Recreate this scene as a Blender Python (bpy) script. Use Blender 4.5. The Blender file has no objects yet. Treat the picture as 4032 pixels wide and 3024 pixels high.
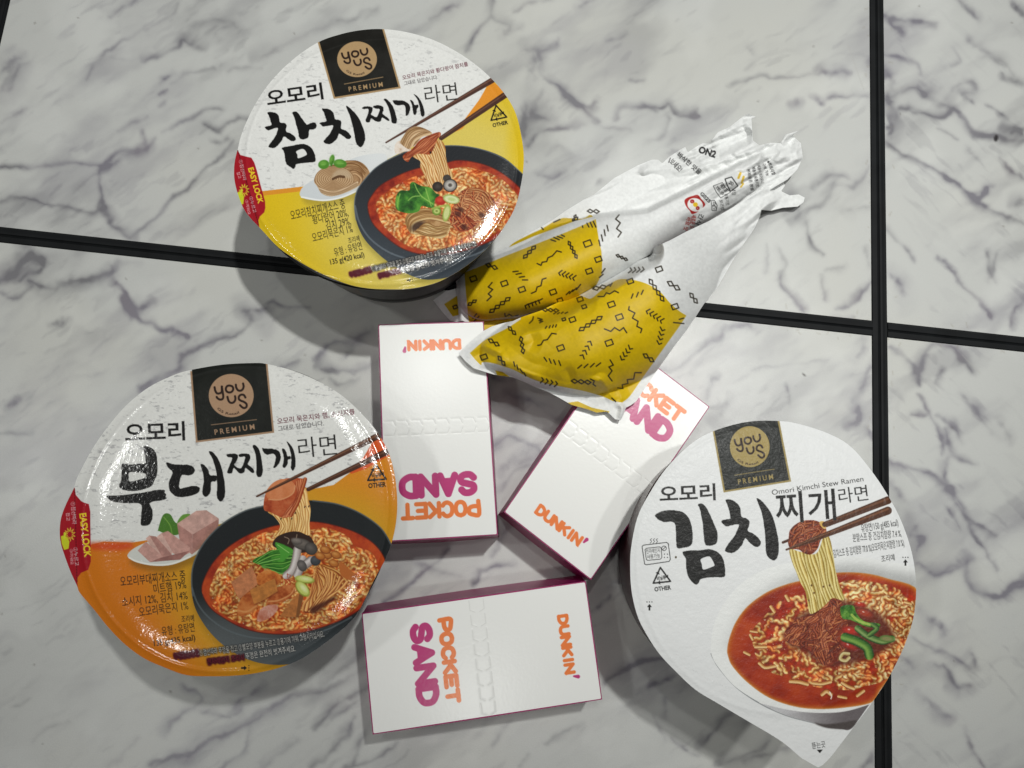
import bpy, math, random
import numpy as np
from mathutils import Matrix, Vector

# ------------------------------------------------------------------ camera
SC = bpy.context.scene
F = 2912.0                      # focal length in photo pixels (26 mm equivalent)
CX, CY = 2016.0, 1512.0
H = 0.45                        # camera height above the table, metres
NAD = np.array([1865.0, 2120.0])
_n = np.array([NAD[0]-CX, -(NAD[1]-CY), -F]); _n /= np.linalg.norm(_n)
ZW = -_n
XW = np.array([1.0, 0, 0]); XW -= ZW*XW.dot(ZW); XW /= np.linalg.norm(XW)
YW = np.cross(ZW, XW)
RW = np.array([XW, YW, ZW])     # camera -> world
cam = bpy.data.objects.new('camera', bpy.data.cameras.new('camera'))
SC.collection.objects.link(cam)
cam.matrix_world = Matrix.Translation((0, 0, H)) @ Matrix(RW.tolist()).to_4x4()
cam.data.sensor_width = 36.0
cam.data.lens = 36.0*F/4032.0
cam.data.clip_start = 0.01
cam.data.clip_end = 50.0
SC.camera = cam

# ------------------------------------------------------------------ light
W = bpy.data.worlds.new('World'); SC.world = W; W.use_nodes = True
W.node_tree.nodes['Background'].inputs[0].default_value = (0.93, 0.97, 1.0, 1)
W.node_tree.nodes['Background'].inputs[1].default_value = 0.036
def lamp(name, typ, loc, power, size=0.05, aim=None, cone=None, col=(1, 1, 1)):
    l = bpy.data.lights.new(name, typ); l.energy = power; l.color = col
    if typ == 'AREA': l.shape = 'DISK'; l.size = size
    else: l.shadow_soft_size = size
    if cone: l.spot_size = math.radians(cone[0]); l.spot_blend = cone[1]
    o = bpy.data.objects.new(name, l); SC.collection.objects.link(o); o.location = loc
    if aim: o.rotation_euler = (Vector(aim)-Vector(loc)).to_track_quat('-Z', 'Y').to_euler()
    return o
WARM = (0.995, 1.0, 0.965)
lamp('ceiling_or_fill_spot', 'SPOT', (0.44, 0.68, 2.0), 98, 0.042, aim=(0.05, 0.38, 0), cone=(37, 1.0), col=WARM)
lamp('ceiling_or_fill_spot', 'SPOT', (0.85, 0.30, 2.0), 38, 0.05, aim=(0.46, 0.02, 0), cone=(29, 1.0), col=WARM)  # added fill spot, no known fixture; brightens the right side of the table
lamp('ceiling_lamp', 'POINT', (-0.14, 0.54, 2.0), 10, 0.042, col=WARM)
lamp('ceiling_lamp', 'POINT', (0.02, -0.48, 2.0), 7, 0.042, col=WARM)
lamp('ceiling_lamp', 'POINT', (-1.31, 0.24, 2.0), 17, 0.07, col=WARM)
lamp('ceiling_lamp', 'POINT', (-1.04, -0.60, 2.0), 10, 0.06, col=WARM)
SC.view_settings.view_transform = 'Standard'
SC.view_settings.look = 'None'
SC.view_settings.exposure = 0.2
SC.view_settings.gamma = 1.0
SC.cycles.use_denoising = True
SC.cycles.max_bounces = 6
SC.cycles.sample_clamp_indirect = 4.0

# ------------------------------------------------------------------ geometry helpers
def ray(u, v):
    u = np.asarray(u, float); v = np.asarray(v, float)
    d = np.stack([u-CX, -(v-CY), np.full_like(u, -F)], -1)
    return d @ RW.T
def onz(u, v, z):
    """point of the place that the photo shows at pixel u, v, standing at height z"""
    d = ray(u, v); z = np.broadcast_to(np.asarray(z, float), d.shape[:-1])
    t = (z-H)/d[..., 2]
    return np.stack([d[..., 0]*t, d[..., 1]*t, z], -1)
def P2(u, v, z): return Vector(onz(u, v, z).tolist())

def link(name, me, mat=None, parent=None):
    o = bpy.data.objects.new(name, me); SC.collection.objects.link(o)
    if mat is not None and not me.materials: me.materials.append(mat)
    if parent is not None: o.parent = parent
    return o
def empty(name, loc=(0, 0, 0), rz=0, label=None, cat=None, group=None):
    o = bpy.data.objects.new(name, None); SC.collection.objects.link(o)
    o.empty_display_size = 0.02
    o.location = loc; o.rotation_euler = (0, 0, rz)
    if label: o['label'] = label
    if cat: o['category'] = cat
    if group: o['group'] = group
    return o
def mesh(name, V, Fc, mat=None, parent=None, smooth=False, mats=None, idx=None, local=None):
    V = np.asarray(V, float)
    if local is not None: V = to_local(V, local)
    me = bpy.data.meshes.new(name); me.from_pydata(V.tolist(), [], [tuple(f) for f in Fc])
    if mats:
        for m in mats: me.materials.append(m)
        me.polygons.foreach_set('material_index', np.asarray(idx, np.int32))
    if smooth: me.polygons.foreach_set('use_smooth', np.ones(len(me.polygons), bool))
    me.update()
    return link(name, me, mat, parent)
def to_local(V, o):
    """world points -> the frame of empty o (location + z rotation only)"""
    L = np.array(o.location); a = -o.rotation_euler[2]
    D = np.asarray(V, float)-L; c, s = math.cos(a), math.sin(a)
    return np.stack([D[..., 0]*c-D[..., 1]*s, D[..., 0]*s+D[..., 1]*c, D[..., 2]], -1)

# ------------------------------------------------------------------ node helpers
def mat(name, color=(0.8, 0.8, 0.8), rough=0.5, spec=0.5, coat=0.0, coat_rough=0.1, attr=None,
        bumps=(), metal=0.0, mottle=None, sss=0.0, coatbump=False, transm=0.0):
    m = bpy.data.materials.new(name); m.use_nodes = True
    nt = m.node_tree; N = nt.nodes; L = nt.links; b = N['Principled BSDF']
    b.inputs['Base Color'].default_value = (*color, 1)
    b.inputs['Roughness'].default_value = rough
    b.inputs['Specular IOR Level'].default_value = spec
    b.inputs['Metallic'].default_value = metal
    b.inputs['Coat Weight'].default_value = coat
    b.inputs['Coat Roughness'].default_value = coat_rough
    if transm: b.inputs['Transmission Weight'].default_value = transm
    tc = N.new('ShaderNodeTexCoord')
    src = None
    if attr:
        a = N.new('ShaderNodeAttribute'); a.attribute_name = attr; src = a.outputs['Color']
    if mottle:   # (scale, amount)
        nz = N.new('ShaderNodeTexNoise'); nz.inputs['Scale'].default_value = mottle[0]; nz.inputs['Detail'].default_value = 4
        L.new(tc.outputs['Object'], nz.inputs['Vector'])
        mr = N.new('ShaderNodeMapRange'); mr.inputs['From Min'].default_value = 0.3; mr.inputs['From Max'].default_value = 0.7
        mr.inputs['To Min'].default_value = 1-mottle[1]; mr.inputs['To Max'].default_value = 1+mottle[1]*0.6
        L.new(nz.outputs['Fac'], mr.inputs['Value'])
        mx = N.new('ShaderNodeMix'); mx.data_type = 'RGBA'; mx.blend_type = 'MULTIPLY'; mx.inputs['Factor'].default_value = 1
        if src: L.new(src, mx.inputs['A'])
        else: mx.inputs['A'].default_value = (*color, 1)
        L.new(mr.outputs['Result'], mx.inputs['B']); src = mx.outputs['Result']
    if src: L.new(src, b.inputs['Base Color'])
    prev = None
    for (kind, scale, dist) in bumps:
        if kind == 'n':
            t = N.new('ShaderNodeTexNoise'); t.inputs['Scale'].default_value = scale; t.inputs['Detail'].default_value = 2.0
            out = t.outputs['Fac']
        else:
            t = N.new('ShaderNodeTexVoronoi'); t.feature = 'SMOOTH_F1'; t.inputs['Scale'].default_value = scale
            t.inputs['Smoothness'].default_value = 0.6
            out = t.outputs['Distance']
        L.new(tc.outputs['Object'], t.inputs['Vector'])
        bp = N.new('ShaderNodeBump'); bp.inputs['Strength'].default_value = 1.0; bp.inputs['Distance'].default_value = dist
        L.new(out, bp.inputs['Height'])
        if prev: L.new(prev, bp.inputs['Normal'])
        prev = bp.outputs['Normal']
    if prev:
        L.new(prev, b.inputs['Normal'])
        if coat: L.new(prev, b.inputs['Coat Normal'])
    return m

# ------------------------------------------------------------------ painting helpers (numpy)
def lin(c):
    c = np.asarray(c, float)
    return np.where(c <= 0.04045, c/12.92, ((c+0.055)/1.055)**2.4)
def hx(s): return np.array([int(s[i:i+2], 16)/255 for i in (0, 2, 4)])
def cr(pts, n=8, closed=False):
    """Catmull-Rom through pts"""
    p = np.asarray(pts, float)
    if closed: p = np.vstack([p[-1], p, p[0], p[1]])
    else: p = np.vstack([2*p[0]-p[1], p, 2*p[-1]-p[-2]])
    t = np.linspace(0, 1, n, endpoint=False)[:, None]
    out = []
    for i in range(1, len(p)-2):
        a, b, c, d = p[i-1:i+3]
        out.append(0.5*((2*b)+(-a+c)*t+(2*a-5*b+4*c-d)*t**2+(-a+3*b-3*c+d)*t**3))
    out = np.vstack(out)
    if not closed: out = np.vstack([out, p[-2]])
    return out
def TR(x0, y0, k):
    """a crop of the photo (origin x0, y0, magnified k) -> photo pixels"""
    return lambda pts: np.asarray(pts, float)/k+np.array([x0, y0])
def smooth(a, b, x):
    t = np.clip((x-a)/(b-a), 0, 1); return t*t*(3-2*t)
def vnoise(rng, h, w, cell, aspect=1.0):
    gh, gw = int(h/cell)+3, int(w/(cell*aspect))+3
    g = rng.random((gh, gw))
    y = np.arange(h)/cell; x = np.arange(w)/(cell*aspect)
    yi = y.astype(int); xi = x.astype(int); fy = y-yi; fx = x-xi
    fy = (fy*fy*(3-2*fy))[:, None]; fx = (fx*fx*(3-2*fx))[None]
    a = g[yi][:, xi]; b = g[yi][:, xi+1]; c = g[yi+1][:, xi]; d = g[yi+1][:, xi+1]
    return (a*(1-fx)+b*fx)*(1-fy)+(c*(1-fx)+d*fx)*fy
def fbm(rng, h, w, cell, octv=4, gain=0.5, aspect=1.0):
    s = 0; a = 1; t = 0
    for i in range(octv):
        s = s+a*vnoise(rng, h, w, max(cell/2**i, 1.0), aspect); t += a; a *= gain
    return s/t
def blur(a, r):
    r = int(r)
    if r < 1: return a
    for _ in range(2):
        for ax in (0, 1):
            pad = [(0, 0)]*a.ndim; pad[ax] = (r+1, r)
            c = np.cumsum(np.pad(a, pad, mode='edge'), axis=ax)
            n = a.shape[ax]
            sl1 = [slice(None)]*a.ndim; sl2 = [slice(None)]*a.ndim
            sl1[ax] = slice(2*r+1, 2*r+1+n); sl2[ax] = slice(0, n)
            a = (c[tuple(sl1)]-c[tuple(sl2)])/(2*r+1)
    return a
def bil(a, y, x):
    h, w = a.shape[:2]
    y = np.clip(y, 0, h-1.001); x = np.clip(x, 0, w-1.001)
    yi = y.astype(int); xi = x.astype(int); fy = y-yi; fx = x-xi
    return (a[yi, xi]*(1-fx)+a[yi, xi+1]*fx)*(1-fy)+(a[yi+1, xi]*(1-fx)+a[yi+1, xi+1]*fx)*fy

class Canvas:
    """printed artwork: an array of ink colours over a rectangle of photo pixels"""
    def __init__(s, x0, y0, x1, y1, step, base=(1, 1, 1), seed=1):
        s.x0, s.y0, s.st = x0, y0, step
        s.w = int((x1-x0)/step)+1; s.h = int((y1-y0)/step)+1
        s.rgb = np.ones((s.h, s.w, 3))*np.asarray(base, float)
        s.rng = np.random.default_rng(seed)
        s.X, s.Y = np.meshgrid(x0+np.arange(s.w)*step, y0+np.arange(s.h)*step)
        s.clipm = None
    def loc(s, p): return (np.asarray(p, float)-np.array([s.x0, s.y0]))/s.st
    def cov(s, *loops):
        """antialiased even-odd coverage of closed outlines"""
        L = [s.loc(p) for p in loops]
        allp = np.vstack(L)
        SS = 3
        r0 = max(int(allp[:, 1].min())-1, 0); r1 = min(int(allp[:, 1].max())+2, s.h)
        C = np.zeros((s.h, s.w+2))
        A = np.vstack(L); B = np.vstack([np.roll(p, -1, 0) for p in L])
        for r in range(r0, r1):
            for k in range(SS):
                y = r-0.5+(k+0.5)/SS
                m = (A[:, 1] <= y) != (B[:, 1] <= y)
                if not m.any(): continue
                a = A[m]; b = B[m]
                xs = np.sort(a[:, 0]+(y-a[:, 1])/(b[:, 1]-a[:, 1])*(b[:, 0]-a[:, 0]))+0.5
                for i in range(0, len(xs)-1, 2):
                    xa = min(max(xs[i], 0), s.w); xb = min(max(xs[i+1], 0), s.w)
                    if xb <= xa: continue
                    ia, ib = int(xa), int(xb)
                    if ia == ib: C[r, ia] += xb-xa
                    else:
                        C[r, ia] += ia+1-xa; C[r, ia+1:ib] += 1; C[r, ib] += xb-ib
        return np.clip(C[:, :s.w]/SS, 0, 1)
    def put(s, m, col, box=None):
        """blend colour (constant or array) over the canvas by mask"""
        if box is None:
            if s.clipm is not None: m = m*s.clipm
            m = m[..., None]; s.rgb[:] = s.rgb*(1-m)+np.asarray(col)*m
        else:
            r0, r1, c0, c1 = box
            if s.clipm is not None: m = m*s.clipm[r0:r1, c0:c1]
            m = m[..., None]; v = s.rgb[r0:r1, c0:c1]
            v[:] = v*(1-m)+np.asarray(col)*m
    def poly(s, pts, col, a=1.0, soft=0, holes=()):
        m = s.cov(pts, *holes)
        if soft: m = blur(m, soft/s.st)
        s.put(m*a, col); return m
    def field(s, pts, w):
        """distance of texels to a polyline divided by its half width; box; distance"""
        p = s.loc(pts); w = np.broadcast_to(np.asarray(w, float)/s.st, (len(p),))
        mx = w.max()+1.5
        c0 = max(int(p[:, 0].min()-mx), 0); c1 = min(int(p[:, 0].max()+mx)+2, s.w)
        r0 = max(int(p[:, 1].min()-mx), 0); r1 = min(int(p[:, 1].max()+mx)+2, s.h)
        if c1 <= c0 or r1 <= r0: return None
        D = np.full((r1-r0, c1-c0), 1e3); S = np.zeros_like(D); T = np.zeros_like(D)
        n = len(p)-1
        for i in range(n):
            a, b = p[i], p[i+1]; m = max(w[i], w[i+1])+1.5
            ca = max(int(min(a[0], b[0])-m), c0); cb = min(int(max(a[0], b[0])+m)+2, c1)
            ra = max(int(min(a[1], b[1])-m), r0); rb = min(int(max(a[1], b[1])+m)+2, r1)
            if cb <= ca or rb <= ra: continue
            gx = np.arange(ca, cb)[None]-a[0]; gy = np.arange(ra, rb)[:, None]-a[1]
            d = b-a; L2 = d.dot(d)+1e-9
            t = np.clip((gx*d[0]+gy*d[1])/L2, 0, 1)
            dx = gx-t*d[0]; dy = gy-t*d[1]
            wd = w[i]+(w[i+1]-w[i])*t
            dist = np.sqrt(dx*dx+dy*dy)-wd
            side = (gx*d[1]-gy*d[0])/math.sqrt(L2)/np.maximum(wd, 1e-3)
            sl = (slice(ra-r0, rb-r0), slice(ca-c0, cb-c0))
            k = dist < D[sl]
            D[sl] = np.where(k, dist, D[sl]); S[sl] = np.where(k, side, S[sl]); T[sl] = np.where(k, (i+t)/n, T[sl])
        return D, S, T, (r0, r1, c0, c1)
    def stroke(s, pts, w, col, a=1.0, rough=0.0):
        """w = half width(s) in photo pixels"""
        f = s.field(pts, w)
        if f is None: return
        D, S, T, box = f
        if rough: D = D+(bil(s._rn(), *np.mgrid[box[0]:box[1], box[2]:box[3]].astype(float))-0.5)*rough/s.st
        s.put(np.clip(0.5-D, 0, 1)*a, col, box)
    def _rn(s):
        if not hasattr(s, 'rn'): s.rn = fbm(np.random.default_rng(5), s.h, s.w, 6/s.st, 2)
        return s.rn
    def strand(s, pts, w, dark, mid, light, a=1.0, hl=-0.25):
        """a rounded noodle-like strand shaded across its width"""
        f = s.field(pts, np.asarray(w)*1.25)
        if f is None: return
        D, S, T, box = f
        q = np.clip((S-hl), -1.5, 1.5)[..., None]
        k = np.exp(-(q/0.5)**2); e = smooth(0.45, 1.0, np.abs(S))[..., None]
        c = np.asarray(mid)*(1-k)+np.asarray(light)*k
        c = c*(1-e)+np.asarray(dark)*e
        s.put(np.clip(0.5-D, 0, 1)*a, c, box)
    def ell(s, cx, cy, rx, ry, ang=0):
        """normalised elliptical radius over the canvas"""
        c, n = math.cos(math.radians(ang)), math.sin(math.radians(ang))
        dx = s.X-cx; dy = s.Y-cy
        u = (dx*c+dy*n)/rx; v = (-dx*n+dy*c)/ry
        return np.sqrt(u*u+v*v), u, v
    def disc(s, cx, cy, rx, ry, ang, col, a=1.0, soft=1.0):
        R = max(rx, ry)+6
        c0 = max(int((cx-R-s.x0)/s.st), 0); c1 = min(int((cx+R-s.x0)/s.st)+2, s.w)
        r0 = max(int((cy-R-s.y0)/s.st), 0); r1 = min(int((cy+R-s.y0)/s.st)+2, s.h)
        if c1 <= c0 or r1 <= r0: return
        X = s.X[r0:r1, c0:c1]-cx; Y = s.Y[r0:r1, c0:c1]-cy
        c, n = math.cos(math.radians(ang)), math.sin(math.radians(ang))
        e = np.sqrt(((X*c+Y*n)/rx)**2+((-X*n+Y*c)/ry)**2)
        d = (e-1)*min(rx, ry)/s.st
        s.put(np.clip(0.5-d/soft, 0, 1)*a, col, (r0, r1, c0, c1))
    def text(s, txt, p0, p1, hgt, col, bold=0.0, a=1.0, shear=0.0, align='L', outline=None, arc=None, up=None, sx=None):
        """write txt from p0 to p1 (baseline, photo pixels); hgt = height of a capital"""
        V, T = glyphs(txt, bold)
        if len(V) == 0: return
        p0 = np.asarray(p0, float); p1 = np.asarray(p1, float); d = p1-p0; L = np.hypot(*d); d /= L
        nrm = np.array([d[1], -d[0]]) if up is None else np.asarray(up, float)/np.hypot(*up)
        x0, x1 = V[:, 0].min(), V[:, 0].max(); asp = 0.729
        u = (V[:, 0]-x0)/(x1-x0)*L; w = V[:, 1]/asp*hgt
        if arc is None:
            Q = p0+u[:, None]*d+(w[:, None])*nrm+(w*shear)[:, None]*d
        else:                       # letters along a circle (centre, radius, a0, a1) angles in degrees, photo axes
            cx, cy, R, a0, a1 = arc
            an = np.radians(a0+(a1-a0)*u/L); sg = -1 if a1 > a0 else 1
            rr = R+w*(1 if a1 > a0 else -1)
            Q = np.stack([cx+rr*np.cos(an), cy+rr*np.sin(an)], -1)
        Q = s.loc(Q)
        if outline is not None:
            s._tris(Q, T, outline[0], a, grow=outline[1]/s.st)
        s._tris(Q, T, col, a)
    def _tris(s, Q, T, col, a, grow=0):
        SS = 3; g = 3+grow
        c0 = max(int(Q[:, 0].min()-g), 0); c1 = min(int(Q[:, 0].max()+g)+1, s.w)
        r0 = max(int(Q[:, 1].min()-g), 0); r1 = min(int(Q[:, 1].max()+g)+1, s.h)
        if c1 <= c0 or r1 <= r0: return
        B = np.zeros(((r1-r0)*SS, (c1-c0)*SS), bool)
        q = (Q-np.array([c0-0.5, r0-0.5]))*SS-0.5
        for t in T:
            a0, b0, c_ = q[t[0]], q[t[1]], q[t[2]]
            xa = max(int(math.ceil(min(a0[0], b0[0], c_[0]))), 0); xb = min(int(max(a0[0], b0[0], c_[0]))+1, B.shape[1])
            ya = max(int(math.ceil(min(a0[1], b0[1], c_[1]))), 0); yb = min(int(max(a0[1], b0[1], c_[1]))+1, B.shape[0])
            if xb <= xa or yb <= ya: continue
            gx = np.arange(xa, xb)[None]; gy = np.arange(ya, yb)[:, None]
            e1 = (b0[0]-a0[0])*(gy-a0[1])-(b0[1]-a0[1])*(gx-a0[0])
            e2 = (c_[0]-b0[0])*(gy-b0[1])-(c_[1]-b0[1])*(gx-b0[0])
            e3 = (a0[0]-c_[0])*(gy-c_[1])-(a0[1]-c_[1])*(gx-c_[0])
            B[ya:yb, xa:xb] |= ((e1 >= 0) & (e2 >= 0) & (e3 >= 0)) | ((e1 <= 0) & (e2 <= 0) & (e3 <= 0))
        m = B.reshape(r1-r0, SS, c1-c0, SS).mean((1, 3))
        if grow: m = np.clip(blur(m, max(1, round(grow)))*3.5, 0, 1)
        s.put(m*a, col, (r0, r1, c0, c1))

_gc = {}
def glyphs(txt, bold=0.0):
    """triangles of a string in the program's own lettering, height of a capital about 0.73"""
    k = (txt, bold)
    if k in _gc: return _gc[k]
    cu = bpy.data.curves.new('lettering', 'FONT'); cu.body = txt; cu.offset = bold; cu.resolution_u = 3
    cu.fill_mode = 'FRONT'; cu.dimensions = '2D'
    o = bpy.data.objects.new('lettering', cu); SC.collection.objects.link(o)
    dg = bpy.context.evaluated_depsgraph_get(); oe = o.evaluated_get(dg); me = oe.to_mesh()
    me.calc_loop_triangles()
    V = np.array([v.co[:2] for v in me.vertices]).reshape(-1, 2)
    T = np.array([t.vertices[:] for t in me.loop_triangles], int).reshape(-1, 3)
    oe.to_mesh_clear(); bpy.data.objects.remove(o); bpy.data.curves.remove(cu)
    _gc[k] = (V, T); return V, T

def inside(poly, X, Y):
    """even-odd test for a grid (rows share Y)"""
    A = np.asarray(poly, float); B = np.roll(A, -1, 0)
    M = np.zeros(X.shape, bool)
    for r in range(X.shape[0]):
        y = Y[r, 0]; m = (A[:, 1] <= y) != (B[:, 1] <= y)
        if not m.any(): continue
        a, b = A[m], B[m]
        xs = np.sort(a[:, 0]+(y-a[:, 1])/(b[:, 1]-a[:, 1])*(b[:, 0]-a[:, 0]))
        M[r] = (np.searchsorted(xs, X[r]) % 2) == 1
    return M
def sheet(name, cv, outline, zf, material, parent=None, thick=0.0004, zbot=None, back=None, local=None, shell=False):
    """a real printed sheet: canvas grid cut to the outline, standing at height zf(x, y), with an edge and an underside.
       zf takes world x, y and photo u, v"""
    out = np.asarray(outline, float)
    # dense outline
    seg = []
    for a, b in zip(out, np.roll(out, -1, 0)):
        n = max(1, int(np.hypot(*(b-a))/(cv.st*1.5))); t = np.arange(n)[:, None]/n; seg.append(a+(b-a)*t)
    out = np.vstack(seg)
    M = inside(out, cv.X, cv.Y)
    D = M.copy(); D[1:] |= M[:-1]; D[:-1] |= M[1:]; E = D.copy(); E[:, 1:] |= D[:, :-1]; E[:, :-1] |= D[:, 1:]
    U = cv.X.copy(); V = cv.Y.copy()
    rim = np.argwhere(E & ~M)
    for c in range(0, len(rim), 4000):
        rr = rim[c:c+4000]; pu = np.stack([U[rr[:, 0], rr[:, 1]], V[rr[:, 0], rr[:, 1]]], -1)
        # nearest outline vertex
        d = ((pu[:, None, :]-out[None])**2).sum(-1); k = d.argmin(1)
        U[rr[:, 0], rr[:, 1]] = out[k, 0]; V[rr[:, 0], rr[:, 1]] = out[k, 1]
    use = E[:-1, :-1] & E[1:, :-1] & E[:-1, 1:] & E[1:, 1:] & (M[:-1, :-1] | M[1:, :-1] | M[:-1, 1:] | M[1:, 1:])
    keep = np.zeros_like(E); keep[:-1, :-1] |= use; keep[1:, :-1] |= use; keep[:-1, 1:] |= use; keep[1:, 1:] |= use
    idx = -np.ones(E.shape, int); idx[keep] = np.arange(keep.sum())
    u = U[keep]; v = V[keep]
    def lift(u, v):
        z = np.full(u.shape, 0.03)
        for _ in range(3):
            p = onz(u, v, z); z = zf(p[:, 0], p[:, 1], u, v)
        return onz(u, v, z)
    top = lift(u, v)
    I = idx[:-1, :-1][use]; J = idx[1:, :-1][use]; K = idx[1:, 1:][use]; Lq = idx[:-1, 1:][use]
    quads = np.stack([I, J, K, Lq], -1)
    col = lin(np.clip(cv.rgb[keep], 0, 1))
    n = len(top)
    ot = lift(out[:, 0], out[:, 1])
    ob = ot.copy()
    ob[:, 2] = (ot[:, 2]-thick) if zbot is None else zbot
    nb = len(out)
    r = np.arange(nb); r2 = (r+1) % nb
    oc = bil(cv.rgb, (out[:, 1]-cv.y0)/cv.st, (out[:, 0]-cv.x0)/cv.st) if False else None
    side = np.stack([n+r, n+r2, n+nb+r2, n+nb+r], -1)
    verts = np.vstack([top, ot, ob])
    bc = np.asarray(back if back is not None else (0.7, 0.7, 0.7), float)
    cols = np.vstack([col, np.tile(bc, (2*nb, 1))])
    if local is not None: verts = to_local(verts, local)
    me = bpy.data.meshes.new(name)
    nf = len(quads)+nb
    me.vertices.add(len(verts)); me.vertices.foreach_set('co', verts.astype(np.float32).ravel())
    if shell:   # underside follows the top (a thin curved sheet)
        und = quads[:, ::-1]+len(verts)
        tv = verts[:n].copy(); tv[:, 2] -= thick
        me.vertices.add(n); allv = np.vstack([verts, tv]); me.vertices.foreach_set('co', allv.astype(np.float32).ravel())
        cols = np.vstack([cols, np.tile(bc, (n, 1))])
        faces = np.vstack([quads, side, und])
        loops = faces.ravel(); starts = np.arange(len(faces))*4
    else:
        faces = np.vstack([quads, side])
        loops = np.concatenate([faces.ravel(), (n+nb+r)[::-1]])
        starts = np.append(np.arange(len(faces))*4, len(faces)*4)
    me.loops.add(len(loops)); me.loops.foreach_set('vertex_index', loops.astype(np.int32))
    me.polygons.add(len(starts)); me.polygons.foreach_set('loop_start', starts.astype(np.int32))
    sm = np.zeros(len(starts), bool); sm[:len(quads)] = True
    me.polygons.foreach_set('use_smooth', sm)
    me.update(calc_edges=True)
    me.validate()
    ca = me.color_attributes.new('ink', 'FLOAT_COLOR', 'POINT')
    rgba = np.ones((len(me.vertices), 4), np.float32); rgba[:len(cols), :3] = cols
    ca.data.foreach_set('color', rgba.ravel())
    me.materials.append(material)
    o = bpy.data.objects.new(name, me); SC.collection.objects.link(o)
    if parent is not None: o.parent = parent
    return o
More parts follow.
